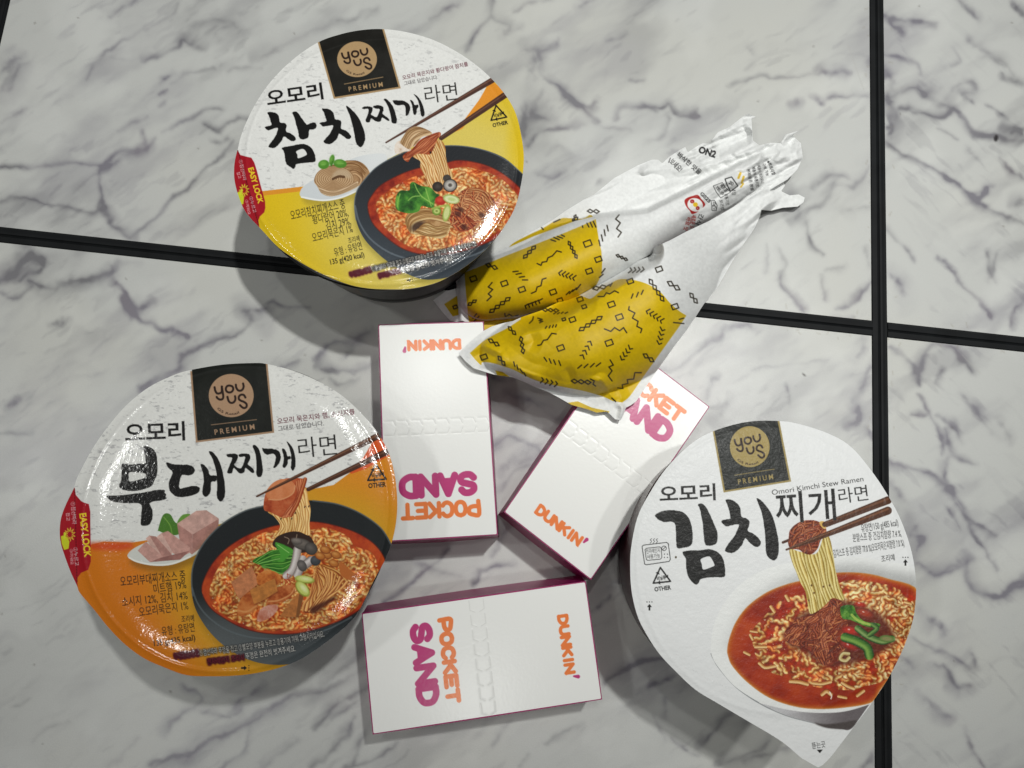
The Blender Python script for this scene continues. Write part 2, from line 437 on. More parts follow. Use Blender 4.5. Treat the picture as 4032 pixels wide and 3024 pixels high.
# ------------------------------------------------------------------ marble table top
def build_table():
    cv = Canvas(-840, -840, 4880, 3880, 5.0, base=hx('d6d5d0'), seed=11)
    g = cv.rng
    D = np.zeros((cv.h, cv.w))
    c1 = TR(0, 0, 1.5); c2 = TR(0, 900, 1.5); c3 = TR(2558, 0, 1.5); c4 = TR(2558, 1000, 1.5)
    c5 = TR(1280, 1918, 1.5); c6 = TR(0, 1918, 1.5); c7 = TR(2558, 1918, 1.5); cT = TR(1700, 0, 1.5); cM = TR(900, 1100, 2.0)
    # (crop, points, half width px, strength)
    veins = [
     (c1, [(0,1000),(180,990),(420,968),(600,975),(650,940),(760,885),(870,860),(910,825)], 9, .55),
     (c1, [(620,975),(740,920),(880,850)], 22, .45), (c1, [(860,860),(850,800)], 10, .5),
     (c1, [(960,790),(1040,745),(1130,690),(1200,645),(1280,640),(1310,650)], 9, .65),
     (c1, [(1210,740),(1290,780),(1340,735),(1400,705),(1480,710)], 12, .5),
     (c1, [(600,990),(590,1080),(620,1190),(660,1310),(750,1400)], 9, .45),
     (c1, [(640,1260),(700,1340),(760,1390)], 20, .5),
     (c1, [(780,1380),(900,1300),(980,1190),(1100,1110),(1180,1020),(1290,940),(1380,830)], 7, .5),
     (c1, [(0,1190),(120,1170),(300,1200),(560,1250),(600,1190)], 7, .3),
     (c1, [(850,350),(960,320),(1060,290),(1090,240),(1200,280)], 14, .38), (c1, [(860,190),(1000,100),(1060,30)], 8, .3),
     (c1, [(520,480),(560,400),(620,320),(730,240),(870,180)], 6, .22), (c1, [(60,350),(110,400),(30,520),(80,340)], 30, .4),
     (c1, [(0,440),(60,380),(130,330)], 16, .5), (c1, [(960,480),(1000,440)], 12, .5), (c1, [(950,560),(990,530)], 9, .5),
     (c1, [(1010,500),(1100,420),(1200,400),(1250,400)], 8, .25), (c1, [(640,100),(720,50),(800,10)], 10, .25),
     (c1, [(1340,420),(1450,400),(1550,410)], 12, .22), (c1, [(1150,160),(1300,130),(1400,160)], 25, .14), (c1, [(940,630),(970,610)], 8, .4),
     (c1, [(1550,330),(1680,260),(1900,180)], 25, .2), (c1, [(2000,130),(2100,120),(2211,60)], 20, .28),
     (c1, [(0,720),(60,690),(150,640)], 8, .15), (c1, [(1240,830),(1300,850),(1350,820)], 10, .25), (c1, [(700,770),(860,690)], 8, .2),
     (c2, [(150,90),(170,150),(90,250),(0,300)], 26, .5), (c2, [(160,160),(250,190),(240,260),(120,290)], 24, .5),
     (c2, [(180,320),(300,350),(420,330),(550,300),(650,250),(700,200),(800,200)], 22, .42),
     (c2, [(640,240),(660,310),(720,380),(740,450)], 15, .6), (c2, [(720,440),(800,520),(880,570),(960,610),(1000,610)], 14, .7),
     (c2, [(1060,620),(1110,640)], 12, .5), (c2, [(330,560),(370,555)], 22, .25), (c2, [(0,380),(60,420),(180,350)], 10, .3),
     (c2, [(1480,560),(1420,610),(1300,650),(1200,700),(1110,740),(1080,780)], 12, .5), (c2, [(1070,790),(1050,850),(880,910),(840,940)], 16, .55),
     (c2, [(1450,480),(1550,480)], 25, .25), (c2, [(830,930),(960,930),(1000,900)], 14, .4), (c2, [(400,890),(550,850),(620,840)], 14, .15),
     (c2, [(0,1220),(100,1220),(200,1215)], 10, .3), (c2, [(50,1050),(90,1030)], 12, .3),
     (c2, [(1380,1100),(1300,1130),(1250,1120)], 4, .1), (c2, [(760,520),(740,450),(820,470),(870,440)], 16, .3),
     (c6, [(2200,1050),(2050,1120),(1900,1200),(1760,1230),(1600,1300),(1450,1400),(1300,1490),(1150,1560),(900,1640)], 26, .42),
     (c6, [(1080,1180),(1200,1250),(1110,1330),(1000,1400),(980,1450)], 22, .4), (c6, [(1400,1330),(1300,1350),(1200,1330)], 20, .3),
     (c6, [(1540,1180),(1500,1230),(1400,1290)], 16, .3), (c6, [(2211,1160),(2080,1230),(1980,1290),(1850,1420)], 20, .45),
     (c6, [(2100,1350),(2040,1480),(1960,1560),(1850,1659)], 18, .35), (c6, [(1750,1500),(1640,1580),(1560,1659)], 16, .32),
     (c6, [(1480,1440),(1440,1560),(1300,1659)], 12, .3), (c6, [(2211,1400),(2130,1500),(2090,1620)], 14, .35), (c6, [(180,1490),(300,1420),(420,1380)], 9, .18),
     (c6, [(60,1300),(180,1260)], 9, .14), (c6, [(820,1500),(720,1600),(640,1659)], 12, .2),
     (c5, [(120,1659),(300,1600),(420,1520)], 14, .3), (c5, [(0,1150),(120,1050),(220,950)], 20, .38), (c5, [(0,1400),(140,1300),(200,1250)], 16, .3),
     (c5, [(340,680),(480,610),(560,520),(650,450),(720,370)], 9, .55), (c5, [(880,560),(920,490),(1010,470),(1100,460)], 12, .6),
     (c5, [(1000,400),(1060,300),(1080,250)], 18, .35), (c5, [(560,450),(640,480),(800,520)], 18, .3),
     (c5, [(1560,740),(1620,690),(1680,640)], 8, .4), (c5, [(1650,1160),(1760,1080),(1900,1040),(1990,1030)], 13, .65),
     (c5, [(980,1540),(1050,1440),(1100,1390)], 9, .3), (c5, [(1300,1500),(1400,1440),(1500,1400)], 16, .25), (c5, [(1150,1659),(1190,1600)], 9, .3),
     (c5, [(2000,1250),(2010,1350)], 10, .35), (c5, [(2040,1480),(2120,1540),(2180,1580)], 9, .35),
     (c3, [(1390,90),(1460,110),(1560,130),(1660,135)], 14, .6), (c3, [(1420,120),(1460,160),(1480,190)], 12, .55),
     (c3, [(1820,10),(1870,60),(1940,120)], 12, .45), (c3, [(2140,0),(2190,60),(2211,90)], 14, .6),
     (c3, [(1390,310),(1480,340),(1570,370),(1600,430)], 8, .4), (c3, [(1790,290),(1830,360),(1790,400)], 9, .3),
     (c3, [(1400,430),(1440,480),(1410,560),(1430,620)], 34, .45), (c3, [(1420,560),(1560,530),(1640,560),(1700,610),(1790,640)], 24, .5),
     (c3, [(1480,640),(1580,660),(1700,690),(1760,670),(1790,640)], 14, .55), (c3, [(1790,640),(1850,700),(1930,790),(2040,810),(2211,845)], 13, .5),
     (c3, [(1780,550),(1830,500),(1900,490),(1920,540),(1850,560)], 20, .45), (c3, [(1850,570),(1900,610)], 14, .5),
     (c3, [(1400,740),(1430,760),(1400,790)], 24, .55), (c3, [(1390,850),(1500,900),(1620,960),(1700,1020),(1790,1070),(1880,1140),(1950,1200),(2080,1260),(2211,1310)], 11, .6),
     (c3, [(1900,1140),(1970,1110),(1930,1180),(1980,1210)], 20, .5), (c3, [(2160,1200),(2211,1190)], 26, .45),
     (c3, [(2080,450),(2180,490)], 16, .55), (c3, [(2080,370),(2000,300),(1880,240)], 15, .3), (c3, [(1990,620),(2060,670),(2120,700)], 6, .4),
     (c3, [(2150,770),(2190,790)], 26, .5), (c3, [(2080,940),(2160,1010),(2211,1040)], 12, .4), (c3, [(1690,770),(1820,820)], 6, .25),
     (c3, [(1880,880),(1930,930)], 14, .15), (c3, [(1960,330),(2080,340),(2150,430)], 18, .22),
     (c3, [(470,520),(600,470),(760,460),(900,450),(1060,425),(1180,440)], 7, .3), (c3, [(1020,420),(1100,440)], 22, .4), (c3, [(860,600),(880,600)], 14, .45), (c3, [(985,590),(1010,600)], 13, .6),
     (c3, [(1060,580),(1140,560),(1280,570)], 14, .4), (c3, [(870,1290),(950,1230),(1050,1170),(1090,1090)], 22, .5), (c3, [(1000,1080),(1060,1040),(1160,1060)], 15, .45),
     (c3, [(930,1320),(950,1430),(1000,1490)], 10, .5), (c3, [(1090,1100),(1180,1110),(1260,1060),(1300,980)], 13, .35), (c3, [(1180,1250),(1300,1220)], 16, .2), (c3, [(860,1180),(900,1260)], 30, .28),
     (c3, [(1390,1350),(1460,1430),(1520,1470),(1560,1540)], 9, .45), (c3, [(1700,1520),(1790,1620)], 9, .45), (c3, [(1990,1500),(2000,1600),(2040,1659)], 14, .3),
     (c3, [(760,1480),(800,1560),(770,1640)], 12, .3), (c3, [(690,1450),(700,1600)], 9, .25), (c3, [(1040,1600),(1120,1560)], 15, .25), (c3, [(1270,1470),(1290,1560)], 16, .25),
     (c4, [(770,120),(780,210),(880,290),(900,320)], 16, .55), (c4, [(1010,150),(1030,260)], 12, .3), (c4, [(1100,320),(1190,290),(1240,220),(1300,170)], 10, .55),
     (c4, [(1190,380),(1120,370)], 18, .3), (c4, [(1430,130),(1470,170),(1490,250)], 30, .35), (c4, [(1730,40),(1800,140),(1850,210),(1960,300),(2010,370)], 8, .45), (c4, [(1960,290),(2010,350)], 20, .3),
     (c4, [(2060,0),(2000,160)], 10, .3), (c4, [(2211,280),(2140,350),(2130,430)], 18, .3), (c4, [(60,690),(150,680),(280,580),(400,500)], 12, .4), (c4, [(400,490),(440,450),(560,430),(600,440)], 15, .5),
     (c4, [(340,850),(380,740),(400,730)], 14, .3), (c4, [(370,900),(450,880),(420,940)], 26, .35), (c4, [(1300,660),(1250,780),(1200,880)], 24, .38), (c4, [(1230,900),(1240,960),(1200,1010)], 26, .5),
     (c4, [(1280,520),(1230,600)], 20, .3), (c4, [(600,690),(780,650),(920,640),(1060,630)], 5, .25), (c4, [(800,760),(820,880)], 7, .3), (c4, [(1290,1050),(1310,1100)], 12, .3),
     (c4, [(1420,560),(1500,620),(1590,700),(1600,760)], 12, .5), (c4, [(1600,690),(1620,600),(1680,540),(1790,560),(1840,620),(1900,690)], 20, .48), (c4, [(1720,690),(1700,740)], 14, .35),
     (c4, [(1590,840),(1650,940),(1700,1040),(1740,1180)], 10, .5), (c4, [(1560,960),(1620,950)], 10, .45), (c4, [(1700,950),(1790,1020),(1840,1110)], 14, .4), (c4, [(1740,1030),(1780,1160),(1850,1220),(1920,1240)], 13, .5),
     (c4, [(1820,840),(1880,890),(1960,960),(2030,1060)], 18, .3), (c4, [(1420,1220),(1480,1260),(1600,1290),(1700,1320),(1770,1380)], 16, .5), (c4, [(1780,1200),(1740,1280),(1760,1370)], 16, .48), (c4, [(1770,1380),(1830,1500),(1900,1580),(2040,1659)], 12, .4),
     (c4, [(2070,1000),(2110,1080)], 20, .2), (c4, [(1420,1350),(1480,1440)], 16, .2), (c4, [(1740,1490),(1840,1640)], 10, .35),
     (c7, [(1560,230),(1600,300),(1580,370)], 34, .4), (c7, [(1570,460),(1680,510),(1800,480),(1860,450)], 20, .38), (c7, [(1750,0),(1850,110),(1900,260),(2000,400),(2040,480)], 9, .45),
     (c7, [(1860,440),(1900,600),(2040,640),(2211,570)], 24, .4), (c7, [(1640,760),(1720,830)], 26, .5), (c7, [(1560,900),(1680,940),(1800,1000),(1900,1060)], 14, .35),
     (c7, [(1690,1040),(1760,1080),(1830,1170),(1900,1160)], 22, .5), (c7, [(1620,1230),(1700,1310),(1770,1350)], 26, .42), (c7, [(1860,1420),(1900,1540),(1990,1659)], 9, .4), (c7, [(1480,1000),(1560,1060)], 16, .3),
     (c7, [(2000,640),(2090,640),(2150,560),(2211,560)], 18, .4), (c7, [(1900,980),(1940,1060)], 18, .3), (c7, [(1260,1659),(1320,1590)], 20, .3),
     (c7, [(0,1180),(80,1150),(140,1120)], 10, .4), (c7, [(300,1520),(380,1440),(470,1350)], 14, .45), (c7, [(420,1640),(520,1600),(640,1560),(700,1500)], 16, .4), (c7, [(560,1620),(700,1580),(820,1540)], 14, .35), (c7, [(20,1350),(80,1480)], 9, .25),
     (cT, [(0,100),(90,50),(150,30)], 14, .4), (cT, [(360,0),(350,70),(270,200),(200,300)], 16, .35), (cT, [(350,110),(460,160),(420,200),(510,170)], 20, .32), (cT, [(480,60),(600,20),(700,0)], 12, .3),
     (cT, [(560,280),(620,300),(720,270),(760,220)], 22, .38), (cT, [(620,300),(600,380),(580,470)], 36, .48), (cT, [(640,330),(650,450),(720,490),(800,570),(870,620)], 15, .4),
     (cT, [(800,570),(880,640),(990,710)], 13, .6), (cT, [(880,630),(940,640),(960,600)], 16, .4), (cT, [(560,600),(540,700),(540,840)], 34, .35), (cT, [(560,860),(640,800),(720,770),(840,740),(900,730)], 12, .4), (cT, [(650,540),(600,660),(700,700)], 18, .3),
     (cT, [(1100,700),(1140,640),(1250,630),(1350,640),(1400,620),(1460,680),(1570,680)], 12, .58), (cT, [(1240,620),(1320,660)], 10, .5), (cT, [(1400,690),(1400,740),(1360,800),(1280,840)], 13, .4), (cT, [(1560,670),(1570,640)], 10, .5),
     (cT, [(1180,480),(1240,470)], 10, .35), (cT, [(620,1040),(700,1060),(800,1010)], 9, .3), (cT, [(660,900),(740,860),(820,900)], 20, .14), (cT, [(1390,920),(1460,900)], 14, .3), (cT, [(980,1080),(1000,1060)], 10, .35), (cT, [(860,40),(930,0)], 14, .3),
     (cT, [(1880,280),(1900,310)], 14, .1), (cT, [(1040,240),(1140,200)], 12, .14), (cT, [(960,720),(1060,760),(1180,770)], 8, .2), (cT, [(1780,500),(1900,470)], 8, .2),
     (cM, [(260,250),(320,170),(420,210),(640,210)], 10, .35), (cM, [(700,600),(800,520),(900,500),(1000,470),(1100,430)], 18, .6), (cM, [(920,610),(1020,500),(1140,400)], 20, .5), (cM, [(740,690),(860,720),(980,740),(1060,700)], 16, .5),
     (cM, [(120,230),(200,320)], 40, .25), (cM, [(420,690),(520,640)], 12, .3), (cM, [(820,780),(900,830),(1000,800)], 12, .4), (cM, [(2090,760),(2180,780)], 26, .3), (cM, [(2140,1500),(2200,1450)], 20, .3),
     (TR(1400,1220,.98759), [(530,520),(600,500),(720,560),(640,600)], 20, .4), (TR(1400,1220,.98759), [(560,700),(620,640),(700,600)], 16, .35), (TR(1400,1220,.98759), [(600,330),(740,380),(820,440)], 26, .3),
    ]
    # random veins outside the photo so that the slab goes on
    for i in range(70):
        while True:
            x, y = g.uniform(-800, 4850), g.uniform(-800, 3850)
            if not (-20 < x < 4050 and -20 < y < 3040): break
        n = g.integers(4, 9); a = g.uniform(-0.9, 0.3) if x < 3450 else g.uniform(0.3, 1.2); p = [(x, y)]
        for k in range(n):
            a += g.normal(0, .35); p.append((p[-1][0]+90*math.cos(a), p[-1][1]+90*math.sin(a)))
        if any(-20 < q[0] < 4050 and -20 < q[1] < 3040 for q in p): continue
        veins.append((lambda q: np.asarray(q, float), p, g.uniform(8, 24), g.uniform(.2, .45)))
    def lay(f, fn):
        if f is None: return
        d, S, T, (r0, r1, c0, c1) = f
        val = fn(d, S, T)
        D[r0:r1, c0:c1] = 1-(1-D[r0:r1, c0:c1])*(1-np.clip(val, 0, .95))
    for (tr, pts, w, st) in veins:
        p = cr(tr(pts), 8); n = len(p)
        tg = np.gradient(p, axis=0); nn = np.stack([-tg[:, 1], tg[:, 0]], -1); nn /= np.maximum(np.hypot(*nn.T), 1e-6)[:, None]
        W2 = w*2.7; ph = g.uniform(0, 6)
        ww = W2*(0.35+0.65*np.convolve(np.pad(g.random(n), 3, mode='edge'), np.ones(7)/7, 'valid')/.6); ww[0] *= .3; ww[-1] *= .3
        one = g.choice([-1, 1])
        # one-sided smudge
        lay(cv.field(p, ww), lambda d, S, T: np.exp(-(np.clip(np.where(S*one > 0, np.abs(S)*.9, np.abs(S)*2.2), 0, 3)/.55)**2)*(d < 0)*np.clip(-d*cv.st/(W2*.25), 0, 1)*st*.74*(.7+.4*np.sin(T*8+ph)))
        # filaments running along it
        for k in range(3 if w > 9 else 2):
            off = np.interp(np.arange(n), np.linspace(0, n, 7), g.normal(0, w*(.35 if k else .12), 7))
            off += np.interp(np.arange(n), np.linspace(0, n, n//2+2), g.normal(0, w*.14, n//2+2))
            q = p+nn*off[:, None]; a = int(g.integers(0, max(n//4, 1))) if k else 0; b = n-int(g.integers(0, max(n//4, 1))) if k else n
            q = q[a:b]
            if len(q) < 3: continue
            tw = (3.2 if k == 0 else 2.2)*(.5+g.random(len(q)))+w*.10
            pz = g.uniform(0, 6)
            lay(cv.field(q, tw+4), lambda d, S, T: np.exp(-(S/.5)**2)*(d < 0)*st*(1.0 if k == 0 else .6)*np.clip(.75+.5*np.sin(T*11+pz), 0, 1.2))
    # crinkle the veins
    wy = (fbm(g, cv.h, cv.w, 16, 4, .6)-.5)*8; wx = (fbm(g, cv.h, cv.w, 16, 4, .6)-.5)*8
    yy, xx = np.mgrid[0:cv.h, 0:cv.w].astype(float)
    D = bil(D, yy+wy, xx+wx)
    D = .35*D+.65*blur(D, 1)
    # break-up, anisotropic streaks running up to the right
    def streaks(cell, asp, ang, oc=4):
        n = fbm(g, 1500, 1500, cell, oc, .55, aspect=asp)
        c, s_ = math.cos(ang), math.sin(ang)
        u = (xx-cv.w/2)*c+(yy-cv.h/2)*s_+750; v = -(xx-cv.w/2)*s_+(yy-cv.h/2)*c+750
        return bil(n, v+wy*.6, u+wx*.6)
    sA = streaks(9, 3.5, -0.55); sB = streaks(22, 3.0, -0.5); sC = streaks(60, 2.0, -.4, 5)
    brk = smooth(.28, .60, sA)*.45+.65
    D = np.clip(1.1*D*brk*(.75+.5*smooth(.3, .65, sB)), 0, 1)
    sF = streaks(4.5, 4.5, -.62, 3); sG = streaks(5, 5, .75, 3)
    rightp = smooth(3380, 3480, cv.X)
    fine = (smooth(.60, .74, sF)*(1-rightp)+smooth(.60, .74, sG)*rightp)*(.25+.75*smooth(.42, .62, sB))*.20
    hair = smooth(.965, 1.0, 1-np.abs(sA-.5)*2)*smooth(.5, .68, sC)*.20
    # faint secondary veining everywhere
    rid = 1-np.abs(sC-.5)*2; faint = smooth(.93, 1.0, rid)*smooth(.45, .7, sB)*.22
    cloud = smooth(.55, .8, sB)*smooth(.42, .7, sC)*.26
    grey = smooth(.42, .72, streaks(34, 2.6, -.6, 5))*smooth(.3, .6, sB)*.20
    base = hx('c4c5c2')*np.ones((cv.h, cv.w, 1))
    warm = smooth(.45, .75, fbm(g, cv.h, cv.w, 110, 3))[..., None]
    base = base*(1-warm*.35)+hx('c8c7be')*warm*.35
    lite = smooth(.5, .75, fbm(g, cv.h, cv.w, 60, 4))[..., None]
    base = base+lite*.03
    pur = hx('797680'); prp = smooth(.3, .7, fbm(g, cv.h, cv.w, 70, 3))[..., None]
    vc = pur*(1-prp)+hx('6e6d71')*prp
    m = np.clip(D*1.15+faint*.35+cloud+grey*1.25+fine*.7+hair*.2, 0, .9)[..., None]
    cv.rgb = base*(1-m)+vc*m
    pinkish = (smooth(.55, .8, fbm(g, cv.h, cv.w, 40, 3))*D)[..., None]
    cv.rgb = cv.rgb*(1-pinkish*.2)+hx('8c7a83')*pinkish*.2
    for i in range(90):      # crumbs and specks of dirt
        x, y = g.uniform(-700, 4700), g.uniform(-700, 3700); r = g.choice([2.2, 3, 4.5], p=[.6, .3, .1])
        cv.disc(x, y, r+1.5, r, g.uniform(0, 180), hx('6b6660'), .55)
    for i in range(70):      # grime along the dividers
        t_ = g.uniform(0, 3000); x = 3463+t_*.009+g.choice([-1, 1])*g.uniform(32, 60)
        if i % 3 == 0: x = g.uniform(2800, 4032); t_ = 1357+(x-4032)*.1074+g.choice([-1, 1])*g.uniform(32, 52)
        cv.stroke([(x, t_), (x+g.normal(0, 9), t_+g.normal(0, 9))], 1.6, hx('8c8472'), .35)
    cv.disc(3922, 544, 8, 13, 10, hx('2e2a2c')); cv.disc(3166, 1476, 7, 3, 40, hx('4c4a46'))
    for (a, b) in (((3340, 180), (3400, 350)), ((3480, 390), (3520, 300)), ((3490, 360), (3600, 330)), ((3790, 1400), (3860, 1470))): cv.stroke([a, b], 1.5, hx('b0aeaa'), .4)
    m = mat('marble_laminate', rough=0.42, spec=0.3, attr='ink', coat=.45, coat_rough=.2, bumps=(('n', 2600, 0.00005), ('n', 900, 0.00003)), mottle=(1500, 0.05))
    lnk = m.node_tree
    x0, x1, y0, y1 = cv.X[0, 0], cv.X[0, -1], cv.Y[0, 0], cv.Y[-1, 0]
    outl = [(x0+9, y0+9), (x1-9, y0+9), (x1-9, y1-9), (x0+9, y1-9)]
    o = sheet('table_top', cv, outl, lambda x, y, u, v: 0*u, m, thick=0.022)
    o['kind'] = 'structure'
    return o

def joint(name, a, b, width, mt, cut_a=0.0, cut_b=0.0):
    """black metal divider between two slabs: two ribs and a groove, let into the table"""
    A = np.array(a, float); B = np.array(b, float); d = B-A; L = np.hypot(*d); d /= L; A = A+d*cut_a; B = B-d*cut_b
    nrm = np.array([-d[1], d[0]])
    w = width/2
    prof = [(-w, -0.003), (-w, .0004), (-w+.0004, .0009), (-w*.30, .0011), (-w*.22, .0006), (-w*.12, .0002), (-w*.02, .0006), (w*.06, .0012),
            (w*.30, .0014), (w*.62, .0012), (w*.66, .0009), (w-.0004, .0009), (w, .0004), (w, -.003)]
    n = max(2, int(np.hypot(*(B-A))/0.02)); V = []; Fc = []
    for i in range(n+1):
        c = A+(B-A)*i/n
        for (x, z) in prof: V.append((c[0]+nrm[0]*x, c[1]+nrm[1]*x, z))
    k = len(prof)
    for i in range(n):
        for j in range(k-1):
            p = i*k+j; Fc.append((p, p+k, p+k+1, p+1))
    Fc.append(tuple(range(k))); Fc.append(tuple(n*k+j for j in range(k))[::-1])
    o = mesh(name, V, Fc, mt); o['kind'] = 'structure'
    return o
build_table()
blackmetal = mat('black_strip', color=(0.008, 0.009, 0.010), rough=0.6, spec=0.14, mottle=(60, .35))
VPT = np.array([3317.0, -14316.0])
def ln(p, t):      # point of the vertical-family line through p at photo row t
    p = np.array(p, float); d = (p-VPT)/(p[1]-VPT[1]); return p+d*(t-p[1])
v1a, v1b = ln((3450, 0), -820), ln((3450, 0), 3860)
v0a, v0b = ln((10, 0), -820), ln((10, 0), 3860)
WJ = float(np.hypot(*(onz(3477, 0, 0)-onz(3423, 0, 0))[:2]))
def ixn(x): return (x, 924+(x-0)*(1357-924)/4032)
def w2(p): return onz(p[0], p[1], 0)[:2]
joint('joint_strip', w2(v1a), w2(v1b), WJ, blackmetal)
joint('joint_strip', w2(v0a), w2(ln((10, 0), 3600)), WJ, blackmetal)
cross1 = w2(ixn(3463)); cross0 = w2(ixn(-205))
pL = w2(ixn(-830)); pR = w2(ixn(4850))
dh = (cross1-cross0)/np.hypot(*(cross1-cross0))
joint('joint_strip', cross0+dh*WJ*.5, cross1-dh*WJ*.5, WJ, blackmetal)
joint('joint_strip', cross1+dh*WJ*.5, pR, WJ, blackmetal)
joint('joint_strip', pL, cross0-dh*WJ*.5, WJ, blackmetal)
# ------------------------------------------------------------------ sandwich boxes
ORG = hx('f0792a'); MAG = hx('bc1a70'); BOXW = hx('f1f1ee')
HB = 0.035
coated = mat('glossy_carton', rough=0.55, spec=0.3, coat=0.7, coat_rough=0.22, attr='ink', bumps=(('n', 620, 0.00003),))
magenta = mat('magenta_carton', color=tuple(lin(hx('9b1260'))), rough=0.4, spec=0.4, mottle=(80, .08))
whitecard = mat('white_card', color=(.8, .8, .79), rough=0.6)
CUTW = 0.00045
def frame_map(c):
    """corners (tl, tr, br, bl in the box's own reading direction) -> projective map of box units (0..1) to photo pixels"""
    W3 = [onz(p[0], p[1], HB) for p in c]
    def f(q):
        q = np.asarray(q, float).reshape(-1, 2)
        s, t = q[:, :1], q[:, 1:]
        P = (1-s)*(1-t)*W3[0]+s*(1-t)*W3[1]+s*t*W3[2]+(1-s)*t*W3[3]
        # back to photo pixels
        d = P-np.array([0, 0, H]); cmr = d @ RW
        return np.stack([CX-F*cmr[:, 0]/cmr[:, 2], CY+F*cmr[:, 1]/cmr[:, 2]], -1)
    return f, W3
def rounded(cv, f, letters, x, y, w, h, col, thick):
    """stubby rounded capitals drawn as strokes in box units"""
    G = {
     'D': [[(0,0),(0,1)],[(0,0),(.45,0),(.85,.2),(.95,.5),(.85,.8),(.45,1),(0,1)]],
     'U': [[(0,0),(0,.6),(.15,.9),(.5,1),(.85,.9),(1,.6),(1,0)]],
     'N': [[(0,1),(0,0),(1,1),(1,0)]],
     'K': [[(0,0),(0,1)],[(.95,0),(.05,.55)],[(.35,.42),(.95,1)]],
     'I': [[(.5,0),(.5,1)]],
     'P': [[(0,1),(0,0),(.6,0),(.95,.12),(1,.32),(.9,.52),(.55,.62),(0,.62)]],
     'O': [[(.5,0),(.15,.12),(0,.5),(.15,.88),(.5,1),(.85,.88),(1,.5),(.85,.12),(.5,0)]],
     'C': [[(.95,.2),(.75,.04),(.45,0),(.12,.15),(0,.5),(.12,.85),(.45,1),(.75,.96),(.95,.8)]],
     'E': [[(.95,0),(0,0),(0,1),(.95,1)],[(0,.5),(.8,.5)]],
     'T': [[(0,0),(1,0)],[(.5,0),(.5,1)]],
     'S': [[(.92,.18),(.7,.02),(.35,.02),(.08,.18),(.12,.4),(.5,.5),(.88,.6),(.95,.82),(.7,.98),(.3,.99),(.05,.82)]],
     'A': [[(0,1),(.5,0),(1,1)],[(.22,.68),(.78,.68)]],
    }
    sl = [.45 if ch == 'I' else 1.0 for ch in letters]; gap = .34; tot = sum(sl)+gap*(len(sl)-1)
    cx = x; k = w/tot
    for ch, s in zip(letters, sl):
        for st in G[ch]:
            p = np.array(st, float)
            if len(p) > 4: p = cr(p, 5)
            px = cx+(p[:, 0]*1.0 if ch != 'I' else (p[:, 0]-.5+.225))*k
            py = y+p[:, 1]*h
            cv.stroke(f(np.stack([px, py], -1)), thick, col)
        cx += (s+gap)*k
